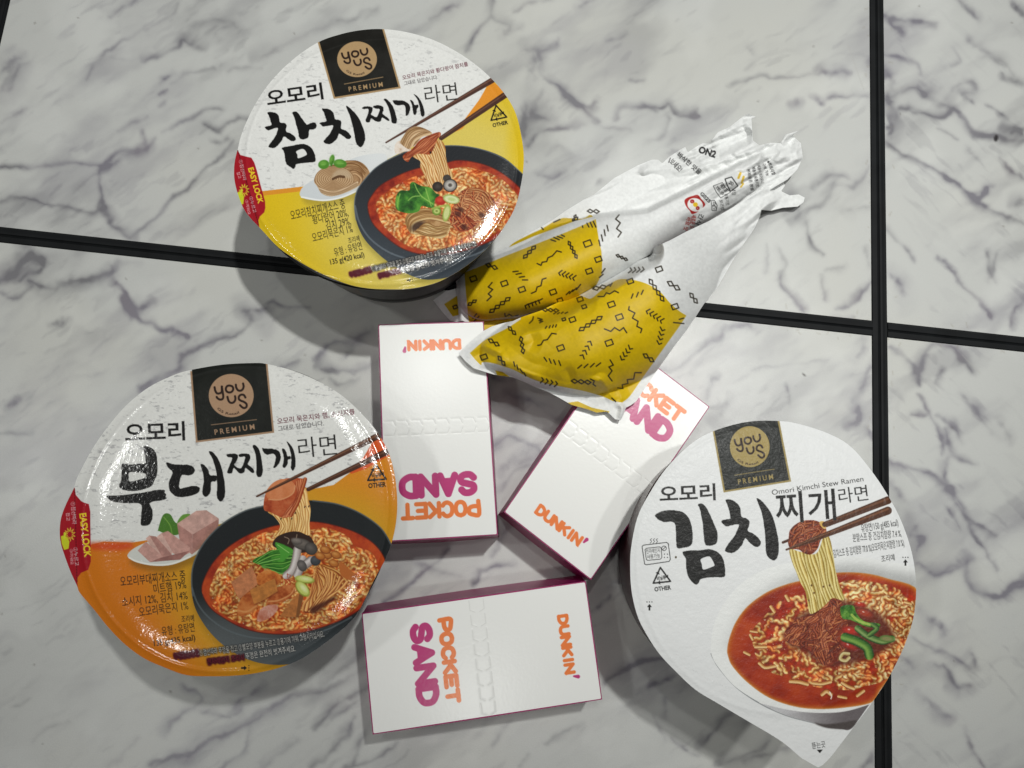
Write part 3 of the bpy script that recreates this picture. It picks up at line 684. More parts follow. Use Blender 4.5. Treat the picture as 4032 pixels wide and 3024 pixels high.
def make_box(corners, order, label, split, words, apo, bend=0.0026):
    """corners in photo pixels of the lid, clockwise from the reading top-left of the words"""
    f, W3 = frame_map(corners)
    cen = sum(W3)/4
    base = empty('sandwich_box', (cen[0], cen[1], 0), 0, label, 'sandwich box', 'sandwich boxes laid on the marble table')
    c = np.array(corners, float)
    pad = 14
    cv = Canvas(c[:, 0].min()-pad, c[:, 1].min()-pad, c[:, 0].max()+pad, c[:, 1].max()+pad, 2.0, base=BOXW, seed=3)
    # words
    for (txt, x, y, w, h, col, th) in words:
        th *= .97
        rounded(cv, f, txt, x, y, w, h, col, th)
    a0 = f([(apo[0], apo[1]-.006), (apo[0]-.008, apo[1]+.012)])
    cv.stroke(a0, [7.5, 4.0], MAG)
    cv.disc(*f([(apo[0]-.03, apo[1]+.045)])[0], 2.2, 2.2, 0, ORG)
    # the tear strip: two rows of zipper cuts running across the lid
    y0, y1, n, dirn = split
    zig = []
    rows = []
    for side, yy in ((0, y0), (1, y1)):
        k = 0
        for i in range(n):
            a = (i+.12)/n; b = (i+.80)/n; e = (i+.97)/n
            hk = (y1-y0)*.34*(1 if side == 0 else -1)
            if dirn > 0: rows.append([(a, yy), (b, yy), (e, yy+hk)])
            else: rows.append([(1-a, yy), (1-b, yy), (1-e, yy+hk)])
    hgt = np.zeros((cv.h, cv.w))
    for r in rows:
        p = f(r)
        g_ = cv.field(p, 2.4)
        if g_ is None: continue
        D, S, T, bx = g_
        hgt[bx[0]:bx[1], bx[2]:bx[3]] = np.maximum(hgt[bx[0]:bx[1], bx[2]:bx[3]], np.clip(.6-D, 0, 1))
        cv.stroke(p, 1.1, hx('b4b4b0'), .38)
    # slightly raised band between the cuts
    band = cv.cov(f([(0.0, y0), (1.0, y0), (1.0, y1), (0.0, y1)]))
    hgt = blur(band, 3)*0.00003-blur(hgt, 1)*0.00006
    def zf(x, y, u, v):
        q = bil(hgt, (v-cv.y0)/cv.st, (u-cv.x0)/cv.st)
        return HB+q
    # lid outline with tiny rounded corners
    ol = []
    for (s, t) in ((0, 0), (1, 0), (1, 1), (0, 1)):
        for k in range(5):
            a = {(0, 0): 180, (1, 0): 270, (1, 1): 0, (0, 1): 90}[(s, t)]+k*22.5
            r = .010; rx = r; ry = r*.55
            ox = s+(rx if s == 0 else -rx); oy = t+(ry if t == 0 else -ry)
            ol.append((ox+rx*math.cos(math.radians(a)), oy+ry*math.sin(math.radians(a))))
    sheet('lid', cv, f(ol), zf, coated, base, thick=0.0006, back=lin(hx('9b1260')), local=base)
    # walls: folded card, magenta outside, a little wider at the foot, gently bowed
    n = 14; V = []; Fc = []
    ring = []
    for k in range(4):
        a, b = W3[k], W3[(k+1) % 4]
        for i in range(n): ring.append(a+(b-a)*i/n)
    ring = np.array(ring); m = len(ring)
    levels = [(HB-.0003, -.0012), (HB-.0003, 0.0007), (HB*.75, .0009), (HB*.4, .0018), (HB*.1, bend), (0.0, bend)]
    nrm = []
    for k in range(4):
        a, b = W3[k], W3[(k+1) % 4]; e = (b-a)[:2]; e /= np.hypot(*e)
        for i in range(n):
            w = math.sin(math.pi*i/n)
            o_ = np.array([e[1], -e[0]])
            if np.dot(o_, (a+b)[:2]/2-cen[:2]) < 0: o_ = -o_
            nrm.append((o_, w))
    for (z, off) in levels:
        for k in range(m):
            o_, w = nrm[k]
            kk, i = divmod(k, n)
            oo = o_*off*(.75+.25*w)
            if i == 0:
                pr = nrm[(k-1) % m][0]; oo = (o_+pr)*off*.75
            V.append((ring[k][0]+oo[0], ring[k][1]+oo[1], z))
    for l in range(len(levels)-1):
        for k in range(m):
            k2 = (k+1) % m; Fc.append((l*m+k, l*m+k2, (l+1)*m+k2, (l+1)*m+k))
    Fc.append(tuple((len(levels)-1)*m+k for k in range(m)))
    mesh('wall', V, Fc, magenta, base, local=base)
    return base, f, W3
# box 1 (upright, words upside down): reading top-left is the photo's bottom right
WD = [('POCKET', .150, .093, .693, .060, ORG, 9.0), ('SAND', .173, .1925, .674, .0835, MAG, 14.0), ('DUNKIN', .238, .876, .487, .0395, ORG, 7.0)]
B1 = [(1956, 2103), (1521, 2129), (1493, 1281), (1901, 1269)]
make_box(B1, 0, 'white and magenta sandwich box with its words upside down, below the yellow bowl', (.472, .539, 8, -1), WD, (.768, .876))
# box 2 (diagonal): reading top-left is hidden under the paper bags
B2 = [(2451, 1346), (2790, 1602), (2326, 2278), (1989, 2015)]
make_box(B2, 0, 'white and magenta sandwich box lying diagonally, its far end tucked under the yellow paper bag', (.472, .539, 8, 1), WD, (.768, .876))
# box 3 (lying across, words read from the top down)
B3 = [(2303, 2293), (2367, 2751), (1471, 2888), (1428, 2418)]
make_box(B3, 0, 'white and magenta sandwich box lying sideways nearest the camera, its words reading downwards', (.465, .529, 8, 1),
     [('POCKET', .148, .621, .69, .047, ORG, 9.5), ('SAND', .168, .716, .66, .073, MAG, 13.5), ('DUNKIN', .262, .103, .485, .036, ORG, 7.2)], (.79, .094))
# ------------------------------------------------------------------ printed lids: shared artwork helpers
INK = hx('0c0b0a')
def brush(cv, tr, loops, col=INK, jag=1.2, holes=()):
    """brush lettering: outlines traced as closed curves with slightly ragged edges"""
    for lp in loops:
        p = cr(tr(lp), 5, closed=True)
        p = p+cv.rng.normal(0, jag*.35, p.shape)
        m = cv.cov(p)
        cv.put(m, col)
    for lp in holes: pass
def loft(cv, A, B, n, w, dark, mid, light, jit=2.0, clip=None, order=None, seed=0, dots=None):
    """n strands blended between two guide curves"""
    A = cr(A, 6); B = cr(B, 6)
    m = 40
    def rs(p): 
        d = np.r_[0, np.cumsum(np.hypot(*np.diff(p, axis=0).T))]; t = np.linspace(0, d[-1], m)
        return np.stack([np.interp(t, d, p[:, 0]), np.interp(t, d, p[:, 1])], -1)
    A = rs(A); B = rs(B); old = cv.clipm
    if clip is not None: cv.clipm = clip
    g = np.random.default_rng(seed+17)
    for i in (range(n) if order is None else order):
        t = i/max(n-1, 1)
        p = A*(1-t)+B*t
        ph = g.uniform(0, 6); nn = np.gradient(p, axis=0); nn = np.stack([-nn[:, 1], nn[:, 0]], -1); nn /= np.maximum(np.hypot(*nn.T), 1e-6)[:, None]
        q = p+nn*(np.sin(np.linspace(0, g.uniform(6, 14), m)+ph)*jit)[:, None]
        k = g.uniform(-.10, .10)
        cv.strand(q, w*g.uniform(.8, 1.25), np.clip(np.asarray(dark)+k*.5, 0, 1), np.clip(np.asarray(mid)+k, 0, 1), np.clip(np.asarray(light)+k*.6, 0, 1))
    cv.clipm = old
def noodles(cv, clip, step, w, dark, mid, light, seed, length=62, curl=9.5, keep=1.0, hl=-.25):
    """curly instant noodles scattered through a region, each a shaded strand"""
    g = np.random.default_rng(seed); old = cv.clipm; cv.clipm = clip
    ys, xs = np.where(clip > .5)
    if len(ys) == 0: return
    x0, x1 = cv.x0+xs.min()*cv.st, cv.x0+xs.max()*cv.st; y0, y1 = cv.y0+ys.min()*cv.st, cv.y0+ys.max()*cv.st
    pts = []
    for yy in np.arange(y0, y1, step):
        for xx in np.arange(x0, x1, step):
            pts.append((xx+g.uniform(-.6, .6)*step, yy+g.uniform(-.6, .6)*step))
    pts = [pts[i] for i in g.permutation(len(pts))]
    tone = fbm(g, cv.h, cv.w, 60/cv.st, 3)-.5
    for (x, y) in pts:
        ix, iy = int((x-cv.x0)/cv.st), int((y-cv.y0)/cv.st)
        if not (0 <= ix < cv.w and 0 <= iy < cv.h) or clip[iy, ix] < .5 or g.random() > keep: continue
        n = 22; L = length*g.uniform(.55, 1.25); ds = L/n; th = g.uniform(0, 2*math.pi); p = [(x, y)]
        sgn = g.choice([-1, 1]); swap = g.integers(5, 10)
        for k in range(n):
            if k % swap == swap-1: sgn = -sgn
            th += sgn*ds/(curl*g.uniform(.8, 1.3))
            p.append((p[-1][0]+ds*math.cos(th), p[-1][1]+ds*.82*math.sin(th)))
        k = g.uniform(-.07, .07)+tone[iy, ix]*.55; sh = -abs(g.normal(0, .04))+min(k, 0)*.5
        wv = w*g.uniform(.82, 1.15)
        cv.strand(np.array(p)+[1.2, 2.2], wv*1.15, dark, dark, dark, a=.45)
        cv.strand(p, wv, np.clip(np.asarray(dark)+k*.5, 0, 1), np.clip(np.asarray(mid)+[k, k+sh, k+sh], 0, 1), np.clip(np.asarray(light)+k*.5, 0, 1), hl=hl)
        if g.random() < .55:
            q = p[g.integers(4, 18)]; cv.disc(q[0]-1.5, q[1]-1.5, 3.2, 1.9, g.uniform(0, 180), hx('fff3dc'), .8)
    cv.clipm = old
def like_photo(cv, m, seed, red=hx('c46a34')):
    """take the drawn look off a printed food picture: soften it, let the broth stain it, vary its tone as the print does"""
    g = np.random.default_rng(seed)
    cv.put(m*.5, blur(cv.rgb, 1))
    a = fbm(g, cv.h, cv.w, 34/cv.st, 4, .6); b = fbm(g, cv.h, cv.w, 12/cv.st, 3, .6)
    st = smooth(.50, .72, a)*.6
    cv.put(m*st, cv.rgb*(red/red.max())*.95+.02)
    k = (1+(b-.5)*.55+(a-.5)*.35)[..., None]
    cv.put(m, np.clip(cv.rgb*k, 0, 1))
    ys, xs = np.where(m > .9)
    for i in range(len(ys)//700):
        j = g.integers(len(ys)); cv.disc(cv.x0+xs[j]*cv.st, cv.y0+ys[j]*cv.st, g.uniform(1.5, 3.4), g.uniform(1.0, 1.8), g.uniform(0, 180), hx('fff0d8'), .75)
def shreds(cv, clip, n, w, cols, seed, length=34):
    """short shaded shreds in all directions, for stewed kimchi and meat"""
    g = np.random.default_rng(seed); ys, xs = np.where(clip > .5); old = cv.clipm; cv.clipm = clip
    for i in range(n):
        k = g.integers(len(ys)); x = cv.x0+xs[k]*cv.st; y = cv.y0+ys[k]*cv.st
        th = g.normal(-1.1, .7); c = g.integers(len(cols)); L = length*g.uniform(.4, 1.2)
        q = [(x, y)]
        for j in range(4): th += g.normal(0, .35); q.append((q[-1][0]+L/4*math.cos(th), q[-1][1]+L/4*math.sin(th)))
        a, b, d = cols[c]; cv.strand(cr(q, 3), w*g.uniform(.5, 1.3), a, b, d, a=.85)
    cv.clipm = old
def mottled(cv, m, cols, cell, seed, soft=1.0):
    """fill a mask with a cloud of several inks"""
    g = np.random.default_rng(seed)
    n1 = fbm(g, cv.h, cv.w, cell/cv.st, 4, .6); n1 = (n1-n1.min())/(n1.max()-n1.min())
    n1 = np.clip((n1-.5)*1.7+.5, 0, 1)*(len(cols)-1)
    cols = np.array(cols); i = np.minimum(n1.astype(int), len(cols)-2); f = (n1-i)[..., None]
    cv.put(m, cols[i]*(1-f)+cols[i+1]*f)
def paper_print(cv, m, base, dark, seed, amt=.5, ang=-.15):
    """white ground printed with short grey flecks"""
    g = np.random.default_rng(seed)
    a = fbm(g, cv.h, cv.w, 7/cv.st, 3, .6, aspect=2.4); b = fbm(g, cv.h, cv.w, 40/cv.st, 2)
    f = smooth(.60, .74, a)*smooth(.35, .6, b)*amt
    gr = (fbm(g, cv.h, cv.w, 5/cv.st, 2)-.5)*.05
    c = np.asarray(base)+gr[..., None]
    c = c*(1-f[..., None])+np.asarray(dark)*f[..., None]
    cv.put(m, c)
def brandpanel(cv, tr, quad, cc, rx, ry, rot, gold, black, line, prem, edge=7):
    q = tr(quad)
    cv.poly(q, gold)
    c = q.mean(0)
    # inner black: inset left, right and bottom
    tl, tr_, br, bl = q
    e = lambda a, b: (b-a)/np.hypot(*(b-a))
    inn = [tl+e(tl, tr_)*edge-e(tl, bl)*20, tr_-e(tl, tr_)*edge-e(tr_, br)*20, br-e(bl, br)*edge-e(tr_, br)*edge, bl+e(bl, br)*edge-e(tl, bl)*edge]
    m = cv.cov(inn); g = np.random.default_rng(3)
    n = fbm(g, cv.h, cv.w, 30/cv.st, 3)[..., None]
    cv.put(m, np.asarray(black)+(n-.5)*.05)
    C = tr([cc])[0]; k = tr([(1, 0)])[0]-tr([(0, 0)])[0]; kk = k[0]
    RX, RY = rx*kk, ry*kk
    cv.disc(C[0], C[1], RX, RY, 0, gold*1.04)
    # letters relative to the circle (template measured on one lid: centre 806,738 radii 433,385)
    def Lm(pts):
        p = (np.asarray(pts, float)-[806, 738])/[433, 385]
        a = math.radians(rot); c_, s_ = math.cos(a), math.sin(a)
        p = np.stack([p[:, 0]*c_-p[:, 1]*s_, p[:, 0]*s_+p[:, 1]*c_], -1)
        return C+p*[RX, RY]
    dk = hx('2a1a14'); hw = 21/433*RX
    for st in ([(474,610),(492,670),(530,715),(580,712),(618,680),(612,600),(616,590)], [(612,590),(640,700),(655,770),(640,812),(590,822),(545,800),(528,780)],
               [(762,562),(715,575),(692,622),(712,668),(762,686),(812,668),(836,622),(815,575),(762,562)], [(880,540),(892,590),(930,635),(980,640),(1020,610),(1032,560),(1018,510)],
               [(735,765),(760,830),(800,865),(850,862),(885,825),(890,780),(880,745)], [(1082,755),(1050,715),(1000,710),(960,740),(958,790),(1000,818),(1060,835),(1112,870),(1115,920),(1075,945),(1030,930),(990,898)]):
        cv.stroke(Lm(cr(st, 5)), hw, dk)
    a0, a1 = 134+rot*.8, 62+rot*.8
    cv.text('GS Retail', (0, 0), (1, 0), RY*.115, dk, bold=.01, arc=(C[0], C[1], RY*.90, a0, a1))
    cv.stroke(tr(line), 1.6, gold*.85)
    cv.text('P R E M I U M', *tr([prem[0], prem[1]]), prem[2]*kk, gold, bold=.02)
def recycle(cv, c, s, rot, col, other):
    """triangle of three chasing arrows round a word, OTHER beneath"""
    c = np.asarray(c, float); a = math.radians(rot)
    R = np.array([[math.cos(a), -math.sin(a)], [math.sin(a), math.cos(a)]])
    T = [np.array([0, -1.0]), np.array([.95, .62]), np.array([-.95, .62])]
    for k in range(3):
        A, B = T[k], T[(k+1) % 3]
        p = np.array([A*.75+T[k-1]*.25, A, A+(B-A)*.62])
        cv.stroke(c+(p*s)@R.T, s*.085, col)
        d = (B-A)/np.hypot(*(B-A)); nn = np.array([-d[1], d[0]]); q = A+(B-A)*.60
        cv.poly(c+(np.array([q+nn*.24, q+d*.34, q-nn*.24])*s)@R.T, col)
    u = np.array([math.cos(a), math.sin(a)])
    cv.text('비닐류', c+(np.array([-.48, .36])*s)@R.T, c+(np.array([.48, .30])*s)@R.T, s*.36, col, bold=.02)
    cv.text('OTHER', *other, col, bold=.03)
def steps(cv, tr, K, lines):
    """small printed lines: (text, start, end, height, colour, bold)"""
    for l in lines:
        t, a, b, h, col, bd = l[:6]
        p = tr([a, b]); cv.text(t, p[0], p[1], h*K, col, bold=bd, outline=l[6] if len(l) > 6 else None)
def arrowmark(cv, p, ang, s, col):
    c, n = math.cos(math.radians(ang)), math.sin(math.radians(ang)); R = np.array([[c, -n], [n, c]])
    q = np.array([(-1, -.28), (0, -.28), (0, -.75), (.95, 0), (0, .75), (0, .28), (-1, .28)])*s
    cv.poly(p+q@R.T, col)
    for k in (-1, 0, 1): cv.disc(*(p+np.array([1.55*s, k*.75*s])@R.T), s*.17, s*.17, 0, col)
def lockflap(cv, tr, K, S):
    """red easy-lock corner; S: points of the red field and the writing"""
    red = hx('a91524')
    cv.poly(cr(tr(S['field']), 6, closed=False) if S.get('smooth') else tr(S['field']), red)
    p = tr(S['dash'])
    n = 34
    for i in range(n):
        a = p[0]+(p[1]-p[0])*i/n; b = p[0]+(p[1]-p[0])*(i+.5)/n
        cv.stroke([a, b], 1.4, hx('4a0a12'))
    yel = hx('f2d62e')
    t = tr(S['easy']); cv.text('EASY LOCK', t[0], t[1], S['eh']*K, yel, bold=.035)
    for (txt, a, b, h) in S['small']:
        q = tr([a, b]); cv.text(txt, q[0], q[1], h*K, hx('f3dfe0'), bold=.0)
    c = tr([S['hand']])[0]; g = np.random.default_rng(2)
    star = []
    for i in range(22):
        a = math.radians(i*360/22); r = (34 if i % 2 else 15)*K; star.append(c+np.array([math.cos(a)*r*.8, math.sin(a)*r]))
    star.append(star[0]); cv.stroke(np.array(star), 1.1, hx('e8dc3a'))
    hnd = tr(S['handpoly']); cv.poly(hnd, hx('cfd42a'))
    cv.stroke(tr(S['finger']), [5*K, 6.5*K], hx('d6db33'))

# ------------------------------------------------------------------ yellow lid
def art_yellow():
    K = .72338; t = lambda p: np.asarray(p, float)*K+np.array([880, 80])
    A = TR(1030, 380, 3.3015); G = TR(1300, 500, 2.765); Hh = TR(900, 500, 2.9493)
    cv = Canvas(906, 100, 2080, 1150, 1.7, base=hx('e9e9e6'), seed=4)
    one = np.ones((cv.h, cv.w))
    paper_print(cv, one, hx('eaeae7'), hx('9a9a9b'), 1, .36)
    # yellow field with an orange strip on top
    yel = [(100,925),(210,930),(430,905),(700,860),(1000,700),(1190,630),(1310,545),(1395,430),(1455,318),(1700,300),(1700,1700),(60,1700),(60,940)]
    my = cv.cov(t(yel))
    kx = smooth(1300, 960, cv.X)[..., None]; kb = smooth(1500, 1100, cv.X)[..., None]*smooth(1150, 820, cv.Y)[..., None]
    pale = hx('dfca60'); sat = hx('e2c01a')
    r_ = np.sqrt((cv.X-1720)**2+((cv.Y-820)*1.05)**2)
    f = smooth(330, 640, r_)[..., None]
    f = np.maximum(f, smooth(1960, 2060, cv.X)[..., None])
    cv.put(my, pale*(1-f)+sat*f)
    cv.poly(t([(100,925),(210,930),(430,905),(445,928),(213,955),(100,955)]), hx('e2962c'))
    # orange wedge between the chopsticks
    wd = cv.cov(t([(1455,325),(1500,360),(1535,400),(1345,535),(1300,590),(1190,640),(1300,555),(1390,435)]))
    cv.put(wd, hx('e8952a'))
    # plate with a round of tuna
    pl = t([(415,945),(428,912),(470,880),(560,830),(640,780),(740,740),(830,725),(880,730),(890,765),(850,815),(790,850),(750,900),(720,935),(640,965),(540,982),(460,975),(425,962)])
    cv.poly(cr(pl+[10, 22], 5, True), hx('8b7a2e'), .45, soft=9)
    mp = cv.cov(cr(pl, 5, True)); kk = smooth(1330, 1480, cv.X)[..., None]
    cv.put(mp, hx('d3d8db')*(1-kk)+hx('e2e5e6')*kk)
    cv.stroke(cr(t([(425,962),(540,980),(640,964),(718,932)]), 6), 3, hx('f2f4f4'))
    pat = Hh([(1000,590),(1030,530),(1110,470),(1240,430),(1370,390),(1500,395),(1590,450),(1640,540),(1600,620),(1500,690),(1400,745),(1280,790),(1170,805),(1080,770),(1030,690),(995,640)])
    mp = cv.cov(cr(pat, 5, True))
    mottled(cv, mp, [hx('8a6543'), hx('a88058'), hx('c09a72')], 26, 7)
    loft(cv, Hh([(1180,470),(1340,395),(1480,390),(1600,470)]), Hh([(1400,560),(1480,540),(1540,600),(1520,670)]), 10, 5, hx('6f4a2c'), hx('a57c52'), hx('cba67c'), 1.2, mp, seed=3)
    # spiral rings on the cut face
    rc = Hh([(1215,620)])[0]
    for i, s in enumerate(np.linspace(1.0, .12, 9)):
        an = np.radians(np.arange(-10, 371, 14)); q = np.stack([rc[0]+np.cos(an)*78*s*(1+.02*np.sin(an*3+i)), rc[1]+np.sin(an)*46*s-6], -1)
        cv.clipm = mp; cv.strand(q, 3.8, hx('7c5838'), hx('b08a62'), hx('d2b28a')); cv.clipm = None
    cv.poly(cr(Hh([(1195,590),(1260,500),(1370,500),(1420,560),(1400,600),(1300,570)]), 5, True), hx('c3ab8c'), .85, soft=4)
    cv.stroke(cr(Hh([(1210,605),(1280,575),(1340,580)]), 5), 5, hx('5a3b22'), .9)
    side = cv.cov(cr(Hh([(1040,690),(1150,730),(1280,720),(1400,670),(1490,620),(1500,690),(1400,745),(1280,790),(1170,805),(1080,770)]), 5, True))
    loft(cv, Hh([(1040,700),(1170,745),(1300,730),(1490,640)]), Hh([(1060,760),(1180,800),(1290,785),(1500,690)]), 6, 3.6, hx('9c7a58'), hx('c6a680'), hx('e0c8a8'), .8, side, seed=5)
    for (c, rx, ry, an) in (((1105,435), 22, 18, -10), ((1295,425), 26, 17, 8), ((1200,385), 10, 22, 12)):
        p = Hh([c])[0]; cv.disc(p[0], p[1], rx, ry, an, hx('4f8a2c'), soft=2); cv.disc(p[0]-3, p[1]-4, rx*.55, ry*.5, an, hx('79b24a'), .8, soft=5)
    cv.stroke(Hh([(1195,455),(1205,400)]), 2, hx('3e7424')); cv.stroke(Hh([(1080,440),(1130,430)]), 1, hx('8cc060'), .7); cv.stroke(Hh([(1260,420),(1340,425)]), 1, hx('8cc060'), .7)
    # the printed bowl
    bowl = t([(712,1000),(725,930),(760,875),(830,800),(930,740),(1040,700),(1240,680),(1400,700),(1530,750),(1620,830),(1700,900),(1700,1150),(1600,1180),(1480,1250),(1380,1330),(1250,1392),(1110,1412),(1010,1385),(900,1318),(820,1250),(760,1180),(722,1090)])
    cv.poly(cr(bowl+[-6, 14], 5, True), hx('776d2a'), .4, soft=10)
    mb = cv.cov(cr(bowl, 5, True))
    d1, _, _ = cv.ell(*t([(1195, 990)])[0], 360, 255, 8)
    s = smooth(.9, 1.25, d1)[..., None]; low = smooth(560, 1100, cv.Y+.25*(1500-cv.X))[..., None]
    cv.put(mb, (hx('23262a')*(1-low)+hx('3b434b')*low)*(1-s*.15)+hx('66707a')*s*.18)
    cv.stroke(cr(t([(720,1085),(713,1000),(726,930),(762,875),(832,800),(932,742),(1042,702),(1240,682),(1400,702),(1530,755),(1622,830)]), 6), 2.2, hx('6d767e'), .7)
    cv.stroke(cr(t([(716,1010),(740,1100),(800,1190),(900,1262),(1010,1300),(1120,1318),(1250,1310),(1400,1262),(1500,1200)]), 6), 3.4, hx('7b868f'), .55)
    soup = t([(785,1010),(810,950),(860,895),(960,840),(1060,805),(1180,785),(1280,762),(1400,780),(1500,822),(1590,890),(1640,960),(1640,1100),(1560,1150),(1480,1190),(1380,1232),(1250,1268),(1110,1278),(980,1245),(880,1175),(810,1100)])
    ms = cv.cov(cr(soup, 5, True))
    mottled(cv, ms, [hx('7e1d12'), hx('a8351c'), hx('b94a20')], 40, 8)
    cv.stroke(cr(soup, 5, True), 2.5, hx('5b1a12'), .6)
    ins = t([(830,1010),(860,955),(940,900),(1040,850),(1120,838),(1290,800),(1380,812),(1490,850),(1570,915),(1612,985),(1600,1070),(1545,1120),(1470,1165),(1370,1215),(1250,1248),(1110,1255),(990,1222),(900,1150),(850,1085)])
    mi = cv.cov(cr(ins, 5, True))
    cv.put(blur(mi, 3)*.55, hx('b8622c'))
    noodles(cv, mi, 15.5, 6.4, hx('a8501f'), hx('d3924c'), hx('f4cf90'), 21, length=46, curl=9)
    like_photo(cv, mi, 1)
    # chopsticks behind, lifted noodles, tuna and kimchi
    cv.stroke(t([(885,665),(1470,322)]), [3.2, 11.5], hx('4d3127')); cv.stroke(t([(890,660),(1465,318)]), [1, 3], hx('7a5343'), .8)
    cv.stroke(t([(1185,642),(1535,405)]), [9, 12.5], hx('4a2d23')); cv.stroke(t([(1185,636),(1535,399)]), [2, 3], hx('74503f'), .7)
    lf = cv.cov(cr(G([(900,310),(980,370),(980,430),(1010,500),(1050,570),(1070,640),(1150,640),(1230,600),(1350,540),(1290,440),(1260,330),(1250,210),(1190,140),(1060,200)]), 5, True))
    mottled(cv, lf, [hx('b87434'), hx('cf8f4c'), hx('dea968')], 20, 9)
    loft(cv, G([(930,320),(1000,420),(1040,520),(1080,650)]), G([(1200,140),(1250,260),(1290,420),(1330,560)]), 13, 5.2, hx('a8622a'), hx('d59c58'), hx('f3d49c'), 2.2, lf, seed=1)
    km = cv.cov(cr(G([(800,300),(900,230),(980,140),(1100,80),(1190,55),(1205,90),(1170,130),(1120,250),(1080,300),(960,290),(880,330),(850,380),(800,350)]), 5, True))
    mottled(cv, km, [hx('7a3018'), hx('a84a26'), hx('c4693a')], 22, 10)
    loft(cv, G([(800,350),(900,260),(1000,160),(1180,65)]), G([(900,330),(1000,290),(1080,240),(1180,120)]), 7, 4, hx('6e2a16'), hx('a84c2a'), hx('d88a5c'), 1.6, km, seed=2)
    wt = cv.cov(cr(G([(700,250),(710,190),(760,150),(870,230),(870,260),(800,270),(760,290),(720,290)]), 5, True)); mottled(cv, wt, [hx('c8ab92'), hx('e8d8c8'), hx('f0e6dc')], 14, 11)
    tn = cv.cov(cr(G([(765,170),(790,110),(850,30),(930,-5),(1010,10),(1105,60),(1080,90),(1000,110),(930,190),(870,235),(830,230)]), 5, True))
    mottled(cv, tn, [hx('a07a50'), hx('b99268')], 20, 12)
    loft(cv, G([(765,180),(800,90),(860,25),(940,0),(1040,25)]), G([(870,240),(920,150),(990,100),(1090,75)]), 7, 6.5, hx('7a5532'), hx('b58e62'), hx('dcc098'), 1.0, tn, seed=4)
    cv.disc(*G([(1092,278)])[0], 4, 5, 0, hx('2a1510'))
    # kimchi right, tuna below, greens, olives, peppers
    k2 = cv.cov(cr(G([(1330,900),(1380,760),(1440,690),(1560,660),(1680,690),(1760,760),(1800,850),(1760,940),(1660,980),(1600,1060),(1520,1120),(1420,1140),(1330,1080),(1300,1000)]), 5, True))
    mottled(cv, k2, [hx('5e1d12'), hx('8a3418'), hx('a84a22')], 24, 13)
    loft(cv, G([(1420,700),(1560,670),(1700,720),(1790,850)]), G([(1330,860),(1430,900),(1520,960),(1600,1040)]), 11, 5.5, hx('6a2814'), hx('b0683a'), hx('e0aa74'), 2.0, k2, seed=6)
    loft(cv, G([(1330,900),(1420,920),(1480,1010),(1560,1100)]), G([(1300,1010),(1350,1080),(1400,1130),(1460,1140)]), 6, 5.5, hx('5a1a10'), hx('9c3c1e'), hx('cc7040'), 2.6, k2, seed=8)
    shreds(cv, k2, 60, 3.2, [(hx('5a1a10'), hx('9a3a1c'), hx('d88a54')), (hx('4a140c'), hx('b0602c'), hx('e8b07c'))], 6, 28)
    for c in ((1420,900), (1390,950), (1460,1090), (1650,960)): cv.disc(*G([c])[0], 14, 9, 30, hx('35130e'), .7, soft=5)
    t2 = cv.cov(cr(G([(815,1010),(850,940),(930,900),(1060,885),(1180,930),(1300,1030),(1305,1110),(1270,1180),(1200,1215),(1100,1200),(960,1170),(880,1160),(840,1100)]), 5, True))
    mottled(cv, t2, [hx('94683c'), hx('b58a58'), hx('c8a070')], 22, 14)
    loft(cv, G([(830,1060),(850,960),(940,905),(1080,895),(1200,940)]), G([(890,1140),(900,1060),(980,1010),(1100,990),(1290,1040)]), 8, 6, hx('7c5228'), hx('bb9058'), hx('e2c490'), 1.0, t2, seed=9)
    cv.disc(*G([(955,1080)])[0], 30, 16, -25, hx('3c2a24'), .8, soft=7)
    loft(cv, G([(1000,1090),(1060,1060),(1160,1100),(1300,1080)]), G([(930,1160),(1010,1190),(1120,1210),(1260,1180)]), 7, 6, hx('80552c'), hx('c49a62'), hx('ead09c'), 1.0, t2, seed=10)
    gr = cv.cov(cr(G([(710,830),(725,740),(770,690),(860,690),(870,620),(910,600),(990,640),(1090,660),(1150,720),(1190,740),(1140,800),(1130,870),(1080,880),(1000,860),(960,920),(860,940),(760,920),(720,890)]), 5, True))
    mottled(cv, gr, [hx('1f4a1a'), hx('2f6a24'), hx('4d8f30'), hx('5fa03a')], 34, 15)
    for st in ([(850,800),(900,760),(980,750)], [(920,620),(950,690),(1000,760)], [(730,870),(740,800),(760,730)], [(1040,670),(1060,740),(1100,860)], [(1000,760),(1060,800),(1120,840)]):
        cv.stroke(cr(G(st), 5), 2.2, hx('9cc860'), .75)
    cv.poly(cr(G([(712,830),(722,750),(750,760),(748,850),(740,900)]), 5, True), hx('7dbb48'), .8, soft=3)
    for (c, r, ri, col, rim) in (((1272,560), 16, 7, hx('3a3431'), hx('57504c')), ((1170,650), 21, 8, hx('463c34'), hx('2b2522')), ((1306,636), 28, 10, hx('5d5954'), hx('8e8a85'))):
        p = G([c])[0]; cv.disc(p[0], p[1], r, r*.93, 0, hx('241d1a'), soft=2); cv.disc(p[0], p[1], r*.86, r*.8, 0, rim, soft=3); cv.disc(p[0], p[1]-1, ri*1.7, ri*1.5, 0, hx('cfcac2') if r > 25 else col, .8, soft=5); cv.disc(p[0], p[1]-1, ri*.75, ri*.7, 0, hx('4a4540'), .9, soft=3)
    p = G([(1200,803)])[0]; cv.disc(p[0], p[1], 21, 17, 10, hx('b52a1c'), soft=2); cv.disc(p[0]-3, p[1]-3, 12, 8, 0, hx('d8503a'), .8, soft=4)
